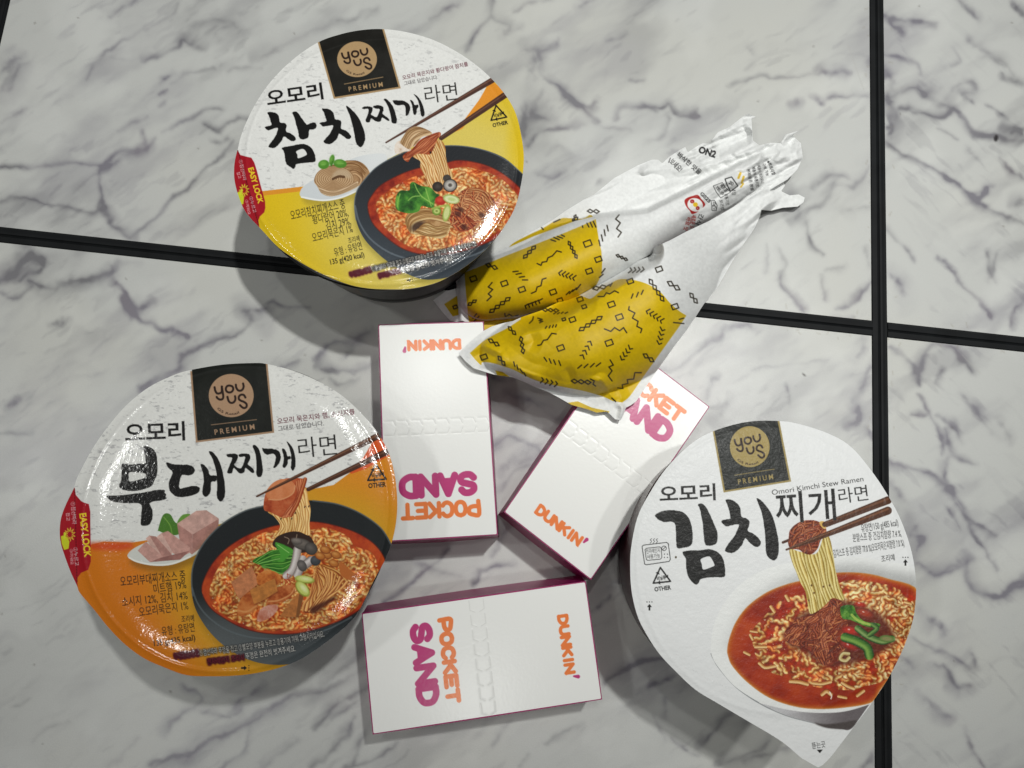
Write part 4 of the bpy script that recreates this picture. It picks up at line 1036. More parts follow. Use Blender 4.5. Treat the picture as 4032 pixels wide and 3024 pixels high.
    p = G([(1318,785)])[0]; cv.disc(p[0], p[1], 33, 18, 12, hx('9db05a'), soft=2); cv.disc(p[0]+1, p[1]+1, 28, 14, 12, hx('dfe6b4'), soft=3); cv.disc(p[0]+2, p[1]+1, 16, 7, 12, hx('b9cc7c'), .8, soft=3)
    p = G([(1268,935)])[0]; cv.disc(p[0], p[1], 15, 34, 12, hx('8ba53e'), soft=2); cv.disc(p[0], p[1], 11, 28, 12, hx('d0d890'), soft=3)
    p = G([(1160,915)])[0]; cv.disc(p[0], p[1], 18, 17, 0, hx('6f9232'), soft=2); cv.disc(p[0], p[1], 12, 10, 0, hx('c4d27c'), soft=3); cv.disc(p[0], p[1], 5, 4, 0, hx('7d8a3c'), soft=2)
    cv.stroke(cr(G([(1110,890),(1180,870),(1280,850)]), 5), 4, hx('a4bc58'), .8)
    # panel and words
    brandpanel(cv, t, [(512,118),(872,40),(965,370),(600,428)], (727,212), 108, 97, 0, hx('ae9068'), hx('1d1c18'), [(658,347),(868,309)], ((683,387),(868,360), 26))
    steps(cv, t, K, [('오모리', (240,463), (545,420), 72, INK, .022),
        ('라면', (1100,447), (1277,424), 78, hx('1d1b18'), -.004),
        ('오모리 묵은지와 황다랑어 참치를', (976,323), (1332,247), 20, hx('5d2430'), .008), ('그대로 담았습니다.', (984,354), (1168,318), 19, hx('3a3335'), .0),
        ('오모리참치찌개소스 중', (370,1085), (665,1018), 44, INK, .0), ('황다랑어 20%,', (488,1107), (682,1064), 42, INK, .0), ('김치 29%,', (562,1140), (695,1110), 42, INK, .0),
        ('오모리묵은지 1%', (488,1205), (706,1152), 42, INK, .0), ('조리예', (682,1213), (743,1198), 26, INK, .0), ('유형 : 유탕면', (607,1283), (757,1244), 38, INK, .0), ('135 g(420 kcal)', (584,1330), (768,1288), 30, INK, .012)])
    steps(cv, t, K, [('뚜껑닫는방법', (690,1400), (806,1368), 26, hx('5b1526'), .03, (hx('5b1526'), 3)),
        ('①점선따라 뚜껑을 접고 ②별모양 부분을', (810,1366), (1090,1298), 24, hx('b9b7b0'), .01, (hx('1c1b1c'), 3)), ('누르고 ③용기에 끼워 고정시키십시오.', (1092,1298), (1382,1226), 24, hx('b9b7b0'), .01, (hx('1c1b1c'), 3)),
        ('전자레인지 조리시', (845,1405), (965,1376), 24, hx('5b1526'), .03, (hx('5b1526'), 3)), ('뚜껑은 완전히 벗겨주세요.', (970,1374), (1255,1306), 24, hx('c0beb8'), .01, (hx('2a2a2c'), 3))])
    arrowmark(cv, t([(1010,1414)])[0], -8, 9, INK)
    recycle(cv, t([(1493,508)])[0], 33, -12, INK, (t([(1467,582)])[0], t([(1550,564)])[0], 15))
    # 참치찌개 in brush strokes
    brush(cv, A, [
        [(75,208),(130,200),(185,215),(225,260),(240,335),(300,345),(325,375),(318,450),(380,480),(425,515),(445,550),(430,575),(390,580),(340,550),(290,520),(265,570),(225,620),(180,662),(130,668),(92,655),(100,625),(150,560),(190,490),(212,410),(150,420),(90,440),(60,425),(40,400),(75,385),(125,370),(115,310),(95,255)],
        [(400,215),(425,195),(465,205),(510,265),(550,320),(590,365),(640,345),(690,340),(715,370),(705,410),(665,430),(620,435),(615,500),(600,540),(545,558),(505,550),(485,520),(475,450),(450,370),(425,270)],
        [(262,675),(300,655),(400,640),(500,618),(570,622),(640,660),(680,720),(698,780),(695,845),(600,860),(455,878),(440,915),(415,942),(380,920),(330,885),(310,840),(300,760),(285,710)],
        [(785,160),(840,155),(895,175),(935,215),(955,290),(1010,305),(1035,330),(1035,415),(1090,440),(1135,475),(1165,520),(1150,548),(1110,550),(1060,515),(1005,485),(985,540),(940,590),(890,618),(840,615),(810,595),(815,565),(870,505),(915,430),(930,375),(870,380),(800,390),(775,370),(755,342),(840,320),(825,260),(805,200)],
        [(1098,122),(1150,150),(1210,210),(1265,285),(1310,380),(1340,480),(1345,560),(1325,620),(1290,660),(1250,635),(1220,580),(1205,480),(1175,350),(1130,210)],
        [(1305,150),(1340,130),(1400,128),(1440,145),(1440,190),(1425,235),(1480,265),(1505,255),(1535,170),(1480,155),(1445,135),(1480,115),(1540,115),(1578,135),(1585,180),(1575,225),(1640,275),(1662,308),(1640,315),(1570,275),(1550,320),(1510,328),(1470,315),(1425,285),(1405,330),(1370,335),(1350,310),(1370,260),(1390,190),(1380,160),(1330,165)],
        [(1590,38),(1615,30),(1660,65),(1710,135),(1740,220),(1758,300),(1750,345),(1715,352),(1690,330),(1680,260),(1650,150),(1615,75)],
        [(1705,50),(1760,50),(1840,55),(1900,85),(1930,130),(1925,190),(1905,235),(1875,250),(1872,200),(1870,150),(1850,110),(1780,115),(1735,105),(1715,80)],
        [(1930,45),(1965,60),(1990,110),(2030,105),(2040,120),(2035,145),(2020,160),(2015,210),(1998,240),(1975,225),(1965,180),(1955,110)],
        [(1975,-30),(2030,0),(2070,60),(2100,130),(2120,220),(2098,265),(2070,240),(2060,170),(2035,60),(2000,0)],
    ])
    cv.poly(cr(A([(450,715),(520,682),(560,695),(588,745),(565,770),(475,802),(465,755)]), 4, True), hx('e8e8e5'))
    # easy lock corner
    lockflap(cv, t, K, dict(field=[(40,690),(75,703),(92,733),(125,742),(152,748),(168,775),(182,820),(200,890),(226,985),(228,1020),(222,1045),(198,1068),(190,1088),(196,1132),(130,1200),(20,1050),(20,800)],
        dash=[(78,708),(192,1118)], easy=[(134,806),(190,1000)], eh=30, small=[('①점선따라', (84,762), (108,872), 17), ('접고', (72,828), (82,862), 15), ('②누르고', (140,962), (162,1048), 17), ('③끼워요', (118,978), (134,1058), 14)],
        hand=(112,925), handpoly=[(72,940),(88,930),(105,945),(112,960),(108,1000),(88,1005),(74,985)], finger=[(88,950),(100,925)]))
    cv.rgb = np.clip(cv.rgb*(1+(cv.rng.random((cv.h, cv.w, 1))-.5)*.07*(1-smooth(.75, .9, cv.rgb.mean(-1, keepdims=True)))), 0, 1)
    return cv

# ------------------------------------------------------------------ orange lid
def art_orange():
    K = .79552; t = lambda p: np.asarray(p, float)*[.79552, .79568]+np.array([200, 1400])
    B = TR(400, 1720, 2.6976); D = TR(750, 1900, 2.2424); Fq = TR(220, 1900, 2.1265)
    cv = Canvas(220, 1410, 1590, 2690, 1.8, base=hx('dededb'), seed=6)
    one = np.ones((cv.h, cv.w))
    paper_print(cv, one, hx('e6e6e2'), hx('87878a'), 2, .45)
    org = [(60,1000),(200,935),(260,920),(400,925),(700,880),(1000,780),(1300,660),(1400,640),(1480,580),(1550,500),(1615,390),(1900,380),(1900,1800),(60,1800)]
    mo = cv.cov(t(org))
    rr = np.sqrt((cv.X-1130)**2+(cv.Y-2230)**2); f = smooth(330, 640, rr)[..., None]
    f = np.maximum(f, 0); up = smooth(2080, 1800, cv.Y)[..., None]*smooth(1100, 1300, cv.X)[..., None]
    c = hx('cf9c20')*(1-f)+hx('d97a16')*f
    cv.put(mo, c*(1-up)+hx('dd8a1e')*up)
    cv.poly(t([(1615,390),(1650,430),(1700,480),(1560,560),(1490,585),(1480,580),(1550,500)]), hx('d9571e'))
    cv.poly(t([(190,925),(400,925),(410,950),(350,965),(200,960)]), hx('d4471c'), .85, soft=8)
    # plate of ham
    pl = t([(380,985),(410,955),(470,925),(560,890),(700,860),(860,850),(860,900),(760,960),(690,1000),(600,1035),(510,1040),(430,1025),(390,1005)])
    cv.poly(cr(pl+[8, 24], 5, True), hx('6f4b10'), .5, soft=9)
    cv.poly(cr(pl, 5, True), hx('d5d6cf'))
    cv.stroke(cr(t([(388,1000),(430,1020),(510,1035),(600,1030),(690,995)]), 5), 3, hx('efefe8'))
    pnk, pk2, pk3 = hx('c3958a'), hx('b4847a'), hx('9a6a62')
    def slab(a, col, cell, seed):
        m = cv.cov(t(a)); mottled(cv, m, [col*.92, col, np.clip(col*1.08, 0, 1)], cell, seed)
    for q in ([(530,865),(555,790),(590,785),(625,830),(690,790),(640,880),(580,885),(535,868)],): cv.poly(cr(t(q), 5, True), hx('4a7a28'))
    cv.stroke(cr(t([(560,800),(590,840),(600,880)]), 4), 2, hx('86b04c'), .7); cv.poly(cr(t([(625,830),(650,790),(690,785),(670,815)]), 5, True), hx('67963a'))
    slab([(625,832),(720,768),(770,765),(830,805),(832,810),(702,885),(700,890),(635,852)], hx('c9a196'), 18, 3)
    slab([(625,832),(702,885),(698,985),(640,930)], pk2, 16, 4); slab([(702,885),(832,808),(830,850),(770,930),(698,985)], hx('a97a70'), 16, 5)
    slab([(545,880),(580,868),(690,950),(690,975),(640,1000),(600,975)], pnk, 16, 6); slab([(520,900),(548,878),(605,975),(590,990),(575,985)], hx('d3ada1'), 16, 7)
    slab([(485,890),(520,895),(600,985),(560,1010),(530,990)], pk2, 16, 8); slab([(470,905),(488,890),(545,985),(530,1000)], hx('d0a99c'), 14, 9)
    slab([(430,965),(470,920),(560,1000),(545,1018),(490,1022)], pnk, 14, 10); slab([(490,1022),(545,1000),(690,965),(640,1010)], pk3, 14, 11)
    # bowl
    bowl = D([(8,860),(20,740),(70,610),(160,480),(300,350),(480,250),(650,205),(850,165),(1080,158),(1300,190),(1500,270),(1680,400),(1780,560),(1790,700),(1720,900),(1560,1060),(1510,1180),(1440,1320),(1250,1480),(1000,1580),(780,1610),(560,1580),(350,1480),(180,1330),(60,1150),(14,1000)])
    cv.poly(cr(bowl+[-8, 12], 5, True), hx('7c5a12'), .35, soft=12)
    mb = cv.cov(cr(bowl, 5, True))
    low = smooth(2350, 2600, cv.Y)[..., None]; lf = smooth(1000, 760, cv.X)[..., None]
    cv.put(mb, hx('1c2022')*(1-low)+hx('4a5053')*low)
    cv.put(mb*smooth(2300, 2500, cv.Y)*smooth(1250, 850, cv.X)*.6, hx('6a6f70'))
    cv.stroke(cr(D([(20,1000),(10,860),(22,740),(72,610),(162,480),(302,350),(482,250),(650,207)]), 6), 3, hx('5d6466'), .8)
    cv.stroke(cr(D([(1080,160),(1300,192),(1500,272),(1680,402),(1778,560)]), 6), 3, hx('60676a'), .7)
    cv.stroke(cr(D([(14,930),(60,1060),(150,1180),(300,1290),(480,1355),(700,1380),(950,1360),(1200,1300),(1420,1190)]), 6), 3.2, hx('5f686c'), .7)
    soup = D([(100,960),(130,830),(220,680),(360,550),(560,440),(800,370),(1070,345),(1300,385),(1500,460),(1640,560),(1720,690),(1700,800),(1620,930),(1560,1060),(1420,1170),(1200,1265),(950,1330),(700,1335),(480,1290),(300,1200),(170,1100)])
    ms = cv.cov(cr(soup, 5, True)); mottled(cv, ms, [hx('8e2410'), hx('b03c16'), hx('c04c18')], 50, 12)
    cv.stroke(cr(soup, 5, True), 2.5, hx('56150c'), .6)
    ins = D([(170,960),(210,820),(330,640),(500,520),(700,430),(1050,420),(1200,400),(1380,470),(1450,560),(1600,620),(1660,760),(1640,880),(1550,1010),(1420,1140),(1250,1230),(1050,1290),(800,1310),(600,1300),(430,1240),(280,1160),(190,1080)])
    mi = cv.cov(cr(ins, 5, True)); cv.put(blur(mi, 3)*.4, hx('a85422'))
    noodles(cv, mi, 17.5, 6.6, hx('9c4012'), hx('cc883c'), hx('eec67c'), 31, length=58, curl=10.5)
    like_photo(cv, mi, 2)
    # greens and toppings
    cv.poly(cr(D([(730,520),(790,460),(880,432),(980,440),(1060,480),(1090,560),(1000,620),(850,600),(740,570)]), 5, True), hx('33211a'))
    for q in ([(830,480),(870,500),(860,540)], [(940,460),(930,500),(900,510)]): cv.stroke(cr(D(q), 4), 1.6, hx('a89480'), .8)
    g1 = cv.cov(cr(D([(548,700),(580,665),(640,640),(700,600),(760,590),(745,540),(790,535),(850,560),(910,600),(905,660),(890,740),(850,800),(800,810),(740,790),(690,760),(640,755),(620,730)]), 4, True))
    mottled(cv, g1, [hx('1f5218'), hx('357a24'), hx('4f9a30')], 26, 13)
    loft(cv, D([(560,705),(640,650),(760,590),(900,610)]), D([(640,750),(740,780),(820,800),(890,740)]), 6, 3, hx('1d4a16'), hx('3f842a'), hx('8cc860'), 1.0, g1, seed=3)
    cv.poly(cr(D([(748,530),(800,545),(905,600),(890,630),(800,700),(790,620)]), 3, True), hx('4c9a34')); cv.stroke(D([(770,550),(870,620)]), 1.6, hx('a4d880'), .8)
    # mushrooms
    cv.strand(cr(D([(945,590),(930,680),(900,770),(850,820)]), 5), 13, hx('8a7c76'), hx('b3a7a2'), hx('dcd4d0')); cv.strand(cr(D([(990,680),(970,750),(945,810)]), 5), 13, hx('857a76'), hx('aca29f'), hx('d4ccc8'))
    cv.strand(cr(D([(1060,690),(1020,720),(980,740)]), 5), 14, hx('7a706c'), hx('a89c98'), hx('d8d0cc'))
    for (c, rx, ry, an, col) in (((985,545), 38, 22, 15, '5d5650'), ((1065,585), 26, 24, 40, '4d4844'), ((1105,690), 20, 20, 0, '3f4246'), ((985,735), 17, 24, -30, '5a5552'), ((940,520), 22, 12, 10, '6c645e')):
        p = D([c])[0]; cv.disc(p[0], p[1], rx, ry, an, hx(col)*.7, soft=2); cv.disc(p[0]-1, p[1]-2, rx*.9, ry*.85, an, hx(col), soft=4); cv.disc(p[0]-4, p[1]-6, rx*.5, ry*.35, an, hx(col)*1.45, .7, soft=7)
    for c in ((1205,640), (1265,715), (1190,595), (1145,650), (1285,640)):
        p = D([c])[0]; cv.disc(p[0], p[1], 21, 15, 20, hx('7c3a14'), soft=2); cv.disc(p[0], p[1]-1, 18, 12.5, 20, hx('b56c2c'), soft=3); cv.disc(p[0]-4, p[1]-5, 9, 4.5, 20, hx('dda25c'), .8, soft=5)
    # kimchi fan
    k = cv.cov(cr(D([(1080,860),(1100,760),(1170,720),(1280,760),(1370,840),(1400,900),(1300,960),(1180,1080),(1100,1140),(1000,1150),(990,1080),(1050,980)]), 5, True))
    mottled(cv, k, [hx('7a2e12'), hx('a8501e'), hx('b86428')], 26, 14)
    loft(cv, D([(1130,730),(1260,760),(1360,840),(1400,900)]), D([(1080,850),(1060,960),(1010,1060),(980,1140)]), 12, 6.5, hx('7c3212'), hx('c07834'), hx('e8b46c'), 2.0, k, seed=6)
    loft(cv, D([(1150,740),(1200,860),(1160,980),(1050,1130)]), D([(1380,880),(1300,960),(1200,1040),(1130,1130)]), 8, 5, hx('7c3212'), hx('bb7030'), hx('e6b068'), 2.0, k, seed=7)
    cv.poly(cr(D([(1320,700),(1400,760),(1470,830),(1440,870),(1330,820)]), 5, True), hx('b8662c')); cv.poly(cr(D([(1060,1110),(1200,1040),(1280,1000),(1260,1040),(1150,1120),(1080,1160)]), 5, True), hx('3a120a'), .8, soft=4)
    # ham squares, sausages, tofu-like cubes
    def block(poly, col, edge=None, seed=0):
        m = cv.cov(D(poly)); cv.poly(D(poly)+[3, 5], hx('5a2008'), .5, soft=4); mottled(cv, m, [col*.9, col, np.clip(col*1.1, 0, 1)], 14, seed)
        if edge: cv.poly(D(edge), col*.72)
    block([(360,880),(540,735),(590,850),(590,900),(430,1030),(390,960)], hx('c07a50'), None, 21)
    q = cv.cov(cr(D([(585,830),(640,785),(700,775),(770,800),(800,860),(760,900),(680,890),(600,900)]), 5, True)); mottled(cv, q, [hx('a8521e'), hx('c8702e'), hx('d88a44')], 20, 22)
    q = cv.cov(cr(D([(700,1000),(760,930),(860,905),(920,905),(920,960),(870,1020),(760,1070),(670,1075)]), 5, True)); mottled(cv, q, [hx('9a4418'), hx('bc6430'), hx('cc7e46')], 20, 23)
    cv.stroke(cr(D([(690,1050),(780,1040),(880,990),(920,930)]), 5), 3, hx('dd9c62'), .8)
    q = cv.cov(cr(D([(415,1110),(450,1020),(520,965),(560,985),(590,1050),(580,1110),(520,1160),(430,1180)]), 5, True)); mottled(cv, q, [hx('a04a1c'), hx('c06a30'), hx('cc7c40')], 22, 24)
    cv.stroke(cr(D([(420,1130),(500,1140),(580,1090)]), 5), 3.5, hx('dc9a5c'), .7)
    block([(525,950),(745,845),(770,960),(620,1050),(560,1075)], hx('bd7838'), None, 25)
    block([(940,985),(1000,990),(950,1190),(790,1180),(850,1090)], hx('b57038'), [(960,985),(1000,990),(955,1190),(930,1190)], 26)
    q = cv.cov(cr(D([(590,1220),(610,1130),(680,1085),(760,1080),(770,1120),(720,1180),(650,1220)]), 5, True)); mottled(cv, q, [hx('b86a50'), hx('cc8c78'), hx('dcb0a0')], 18, 27)
    for (c, rx, ry, an) in (((1008,852), 38, 15, 8), ((990,935), 36, 21, 50)):
        p = D([c])[0]; cv.disc(p[0], p[1]+2, rx, ry, an, hx('7f8a2c'), soft=2); cv.disc(p[0], p[1], rx*.92, ry*.85, an, hx('c5cf6c'), soft=3); cv.disc(p[0]+4, p[1]-1, rx*.5, ry*.4, an, hx('e8ecb8'), .8, soft=5)
    for i in range(16):
        a = cv.rng.uniform(0, 6.28); p0 = D([(850, 870)])[0]+cv.rng.normal(0, 9, 2); cv.stroke([p0, p0+np.array([math.cos(a), math.sin(a)])*16], 1.2, hx('a82a18'), .8)
    # lifted noodles with sausage on the chopsticks
    lf = cv.cov(cr(D([(690,250),(740,300),(790,370),(780,420),(740,480),(850,440),(950,430),(1050,465),(1050,360),(1060,230),(1035,120),(1030,50),(980,60),(920,200)]), 5, True))
    mottled(cv, lf, [hx('ba7a38'), hx('d09448'), hx('dcac60')], 20, 15)
    loft(cv, D([(720,260),(790,370),(790,430),(750,475)]), D([(1000,50),(1030,160),(1055,300),(1045,460)]), 14, 5.5, hx('a8662a'), hx('d6a052'), hx('f0cc88'), 2.4, lf, seed=11)
    for c in ((925,270), (895,318), (1010,215), (800,320), (1045,210)): cv.disc(*D([c])[0], 2.5, 4.5, 20, hx('3a1a10'))
    cv.stroke(t([(1275,662),(1660,478)]), [8, 13], hx('49291b')); cv.stroke(t([(1275,657),(1660,473)]), [2, 3], hx('7a523a'), .7)
    q = cv.cov(cr(D([(650,240),(650,150),(680,60),(740,10),(820,-30),(900,-40),(1010,-30),(1000,20),(950,100),(940,200),(890,290),(820,310),(760,290),(700,260)]), 5, True)); mottled(cv, q, [hx('9c3a1c'), hx('b8552e'), hx('c46a40')], 30, 16)
    q = cv.cov(cr(D([(665,90),(720,10),(800,-30),(880,-20),(925,30),(900,100),(800,150),(700,150)]), 5, True)); mottled(cv, q, [hx('cc7848'), hx('d8885a')], 26, 17)
    cv.stroke(cr(D([(690,150),(800,150),(900,100),(925,30)]), 5), 2.4, hx('dfa070'), .8)
    loft(cv, D([(940,0),(950,100),(900,200),(820,300)]), D([(1010,-30),(990,60),(950,160),(890,290)]), 5, 5, hx('8a3016'), hx('b4502a'), hx('d88a5c'), 1.5, None, seed=12)
    cv.stroke(t([(1020,697),(1620,398)]), [3.4, 13], hx('4d2c1d')); cv.stroke(t([(1024,692),(1618,393)]), [1, 3.5], hx('84593e'), .75)
    # panel and words
    brandpanel(cv, t, [(690,78),(1072,30),(1106,382),(718,431)], (893,198), 111, 107, 4, hx('a8886c'), hx('1b1d19'), [(795,343),(1018,317)], ((812,392),(1010,364), 27))
    steps(cv, t, K, [('오모리', (368,421), (665,410), 74, INK, .022), ('라면', (1228,500), (1418,482), 82, hx('171614'), -.004),
        ('오모리 묵은지와 햄, 소시지를', (1122,338), (1505,290), 24, hx('5d2430'), .008), ('그대로 담았습니다.', (1126,374), (1352,345), 22, hx('333033'), 0),
        ('오모리부대찌개소스 중', (346,1140), (668,1108), 42, INK, 0), ('미트햄 19%', (512,1176), (672,1150), 40, INK, 0), ('소시지 12%, 김치 14%', (355,1240), (678,1205), 40, INK, 0),
        ('오모리묵은지 1%', (440,1290), (682,1255), 40, INK, 0), ('조리예', (648,1318), (710,1312), 27, INK, 0), ('유형 : 유탕면', (552,1385), (713,1362), 38, INK, 0), ('135 g(435 kcal)', (512,1438), (716,1408), 30, INK, .012)])
    steps(cv, t, K, [('뚜껑닫는방법', (612,1505), (735,1484), 28, hx('5b1526'), .03, (hx('4a1020'), 3.5)),
        ('①점선따라 뚜껑을 접고', (738,1485), (925,1462), 27, hx('c4c2b8'), .0, (hx('2a2725'), 3)), ('②별모양 부분을 누르고', (932,1460), (1115,1433), 27, hx('cfcdc6'), .0, (hx('2a2a2c'), 3)), ('③용기에 끼워 고정시키십시오.', (1122,1432), (1355,1390), 27, hx('cfcdc6'), .0, (hx('2a2a2c'), 3)),
        ('전자레인지 조리시', (775,1530), (958,1507), 27, hx('6a1526'), .02, (hx('3c1018'), 3)), ('뚜껑은 완전히 벗겨주세요.', (966,1502), (1213,1462), 27, hx('d8d6d0'), .0, (hx('3a3c3e'), 3))])
    arrowmark(cv, t([(957,1546)])[0], 0, 12, INK)
    recycle(cv, t([(1612,585)])[0], 38, -4, INK, (t([(1573,656)])[0], t([(1660,648)])[0], 19))
    brush(cv, B, [
        [(445,110),(480,102),(530,118),(575,165),(592,260),(592,380),(565,460),(530,520),(470,550),(380,572),(300,575),(220,560),(188,530),(190,500),(205,470),(212,370),(215,290),(260,288),(310,295),(400,285),(465,278),(460,200)],
        [(55,625),(120,625),(300,610),(450,590),(560,568),(640,562),(672,570),(670,595),(686,610),(680,640),(690,655),(640,675),(515,700),(540,780),(540,860),(520,915),(490,940),(425,942),(415,900),(420,830),(412,712),(250,705),(130,690),(80,665)],
        [(685,285),(700,272),(760,290),(850,298),(910,295),(965,315),(990,350),(975,390),(930,410),(870,405),(845,420),(825,500),(832,548),(900,535),(980,520),(1040,540),(1030,590),(970,620),(880,638),(800,635),(745,600),(718,550),(715,480),(745,410),(750,370),(710,330)],
        [(1050,295),(1085,295),(1130,345),(1150,405),(1210,410),(1225,430),(1215,470),(1165,485),(1160,560),(1145,610),(1105,638),(1075,610),(1070,570),(1085,470),(1075,380)],
        [(1140,160),(1175,160),(1230,220),(1270,310),(1295,420),(1312,540),(1305,640),(1268,688),(1235,660),(1222,600),(1228,500),(1215,360),(1180,240)],
        [(1325,190),(1370,180),(1430,182),(1450,210),(1430,265),(1410,300),(1470,335),(1500,300),(1525,215),(1470,215),(1455,190),(1500,178),(1560,182),(1580,210),(1570,255),(1555,290),(1610,340),(1620,378),(1590,380),(1530,330),(1515,375),(1480,390),(1450,375),(1405,330),(1385,385),(1345,388),(1335,365),(1365,290),(1385,225),(1345,215)],
        [(1605,95),(1640,92),(1680,150),(1700,250),(1712,350),(1700,415),(1670,428),(1645,400),(1645,300),(1635,190)],
        [(1705,120),(1750,125),(1830,128),(1885,155),(1905,210),(1890,270),(1860,315),(1825,330),(1840,270),(1850,210),(1820,180),(1760,190),(1720,165)],
        [(1915,130),(1940,128),(1965,170),(1975,205),(2005,205),(2008,235),(1980,245),(1975,290),(1945,328),(1922,315),(1935,250),(1930,190)],
        [(1965,55),(1995,70),(2035,130),(2055,210),(2060,290),(2050,335),(2030,360),(2010,325),(2015,230),(1998,130)],
    ])
    m = cv.cov(cr(B([(295,378),(380,378),(462,390),(465,430),(400,455),(300,475),(290,430)]), 4, True)); cv.put(m, hx('dededa'))
    lockflap(cv, t, K, dict(field=[(118,655),(124,690),(150,720),(165,728),(188,735),(196,775),(196,830),(198,1020),(185,1060),(150,1075),(132,1100),(132,1150),(20,1150),(0,900),(30,700),(100,640)],
        dash=[(118,660),(130,1125)], easy=[(142,782),(168,1000)], eh=34, small=[('①점선따라', (100,725), (108,835), 18), ('접고', (76,778), (78,818), 16), ('②누르고', (112,950), (120,1040), 18), ('③끼워요', (94,958), (98,1035), 14)],
        hand=(94,885), handpoly=[(50,895),(62,890),(80,898),(92,920),(88,955),(66,962),(54,930)], finger=[(68,905),(70,880)]))
    cv.rgb = np.clip(cv.rgb*(1+(cv.rng.random((cv.h, cv.w, 1))-.5)*.07*(1-smooth(.75, .9, cv.rgb.mean(-1, keepdims=True)))), 0, 1)
    return cv

# ------------------------------------------------------------------ white lid
def art_white():
    K = .83163; t = lambda p: np.asarray(p, float)*[.83163, .83183]+np.array([2440, 1620])
    C_ = TR(2560, 1900, 2.4578); E = TR(2780, 2080, 2.0226)
    cv = Canvas(2470, 1640, 3625, 3060, 1.8, base=hx('e9eaea'), seed=8)
    ink = hx('1e1e1d')
    # printed china bowl
    out = E([(38,930),(60,780),(130,620),(270,450),(440,340),(680,270),(900,235),(1150,225),(1400,260),(1700,370),(1700,900),(1400,1350),(1320,1390),(1300,1405),(1160,1592),(1080,1600),(950,1585),(860,1550),(640,1490),(430,1390),(230,1260),(100,1110),(48,1020)])
    mo = cv.cov(cr(out, 5, True))
    cv.stroke(cr(E([(42,1000),(60,1040),(110,1120),(240,1265),(430,1395),(640,1490),(860,1550)]), 6), 3, hx('85888a'), .85)
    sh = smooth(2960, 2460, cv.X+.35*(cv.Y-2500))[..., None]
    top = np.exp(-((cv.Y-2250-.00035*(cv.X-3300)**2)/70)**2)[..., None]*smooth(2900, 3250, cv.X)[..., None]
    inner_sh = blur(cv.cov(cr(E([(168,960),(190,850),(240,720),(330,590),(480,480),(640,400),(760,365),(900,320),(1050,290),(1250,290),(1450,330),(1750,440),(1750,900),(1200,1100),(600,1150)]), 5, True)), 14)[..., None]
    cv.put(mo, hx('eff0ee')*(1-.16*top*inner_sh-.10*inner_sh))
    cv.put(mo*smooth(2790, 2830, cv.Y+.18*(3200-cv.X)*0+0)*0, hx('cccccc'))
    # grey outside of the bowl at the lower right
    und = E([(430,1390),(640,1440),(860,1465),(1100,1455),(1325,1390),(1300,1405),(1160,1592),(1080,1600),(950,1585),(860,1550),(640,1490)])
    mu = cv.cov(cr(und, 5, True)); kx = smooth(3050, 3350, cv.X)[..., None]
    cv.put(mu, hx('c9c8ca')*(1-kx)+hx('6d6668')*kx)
    cv.poly(cr(E([(860,1550),(960,1560),(1100,1545),(1200,1530),(1160,1592),(1080,1600),(950,1588)]), 5, True), hx('4b4442'), .9, soft=3)
    rim = E([(430,1385),(640,1435),(860,1462),(1100,1452),(1325,1388)])
    cv.stroke(cr(rim, 6), 4, hx('f0f0ee'), .9)
    soup = E([(168,960),(190,860),(240,740),(330,620),(480,510),(640,445),(760,415),(900,380),(1050,352),(1250,355),(1450,400),(1700,510),(1700,900),(1500,1150),(1390,1290),(1325,1385),(1150,1425),(900,1442),(700,1420),(500,1350),(330,1230),(210,1100),(175,1020)])
    cs = cr(soup, 5, True); ms = cv.cov(cs)
    cv.put(blur(ms, 2)*ms, hx('c9761e')); inn = cv.cov((cs-cs.mean(0))*.985+cs.mean(0)); inn = blur(inn, 7)
    mottled(cv, ms*np.clip(inn*1.7-.6, 0, 1), [hx('8c2410'), hx('a83414'), hx('b8451a')], 120, 3)
    dx = smooth(2940, 2870, cv.X)*smooth(2900, 2500, cv.Y); cv.put(ms*dx*.35, hx('c05a1a'))
    inn2 = E([(370,820),(450,720),(560,600),(680,540),(780,520),(1050,440),(1150,410),(1400,440),(1560,500),(1700,600),(1700,900),(1560,1080),(1480,1170),(1380,1230),(1250,1260),(1150,1290),(900,1270),(700,1200),(520,1150),(420,1060),(380,960)])
    mi = cv.cov(cr(inn2, 5, True))
    noodles(cv, mi, 27, 7.0, hx('8c3a14'), hx('bf8238'), hx('f2d490'), 41, length=58, curl=9.5, keep=.7)
    rt = mi*smooth(3250, 3350, cv.X)
    noodles(cv, (rt > .5)*1.0, 25, 7.6, hx('8c3a14'), hx('ca9448'), hx('f8e2a8'), 42, length=70, curl=12, keep=.8)
    like_photo(cv, mi, 3)
    mid = cv.cov(cr(E([(640,820),(740,700),(900,620),(1000,560),(1180,600),(1380,680),(1500,870),(1380,1000),(1150,1080),(950,1100),(780,980),(650,930)]), 5, True))
    cv.put(blur(mid, 5)*.85, hx('571c12'))
    for (pts, w) in (([(430,1080),(470,1110),(540,1100)], 7), ([(680,1220),(740,1225),(800,1240)], 8), ([(860,1235),(920,1240),(985,1225)], 7), ([(930,1320),(960,1300),(990,1320)], 8), ([(1090,1235),(1130,1260),(1170,1275)], 7), ([(1060,1340),(1110,1350)], 6), ([(1210,1330),(1250,1300)], 7), ([(310,990),(340,1005)], 6), ([(360,820),(400,826)], 5), ([(355,855),(368,880)], 6), ([(400,945),(470,945)], 7), ([(520,630),(540,660)], 7), ([(640,545),(655,570)], 7), ([(1590,590),(1625,600)], 6)):
        cv.strand(cr(E(pts), 5), w, hx('7c2c10'), hx('c07c38'), hx('f0cc90'))
    cv.stroke(cr(E([(985,1305),(1000,1335),(995,1358)]), 4), 2.2, hx('f6e8dc'))
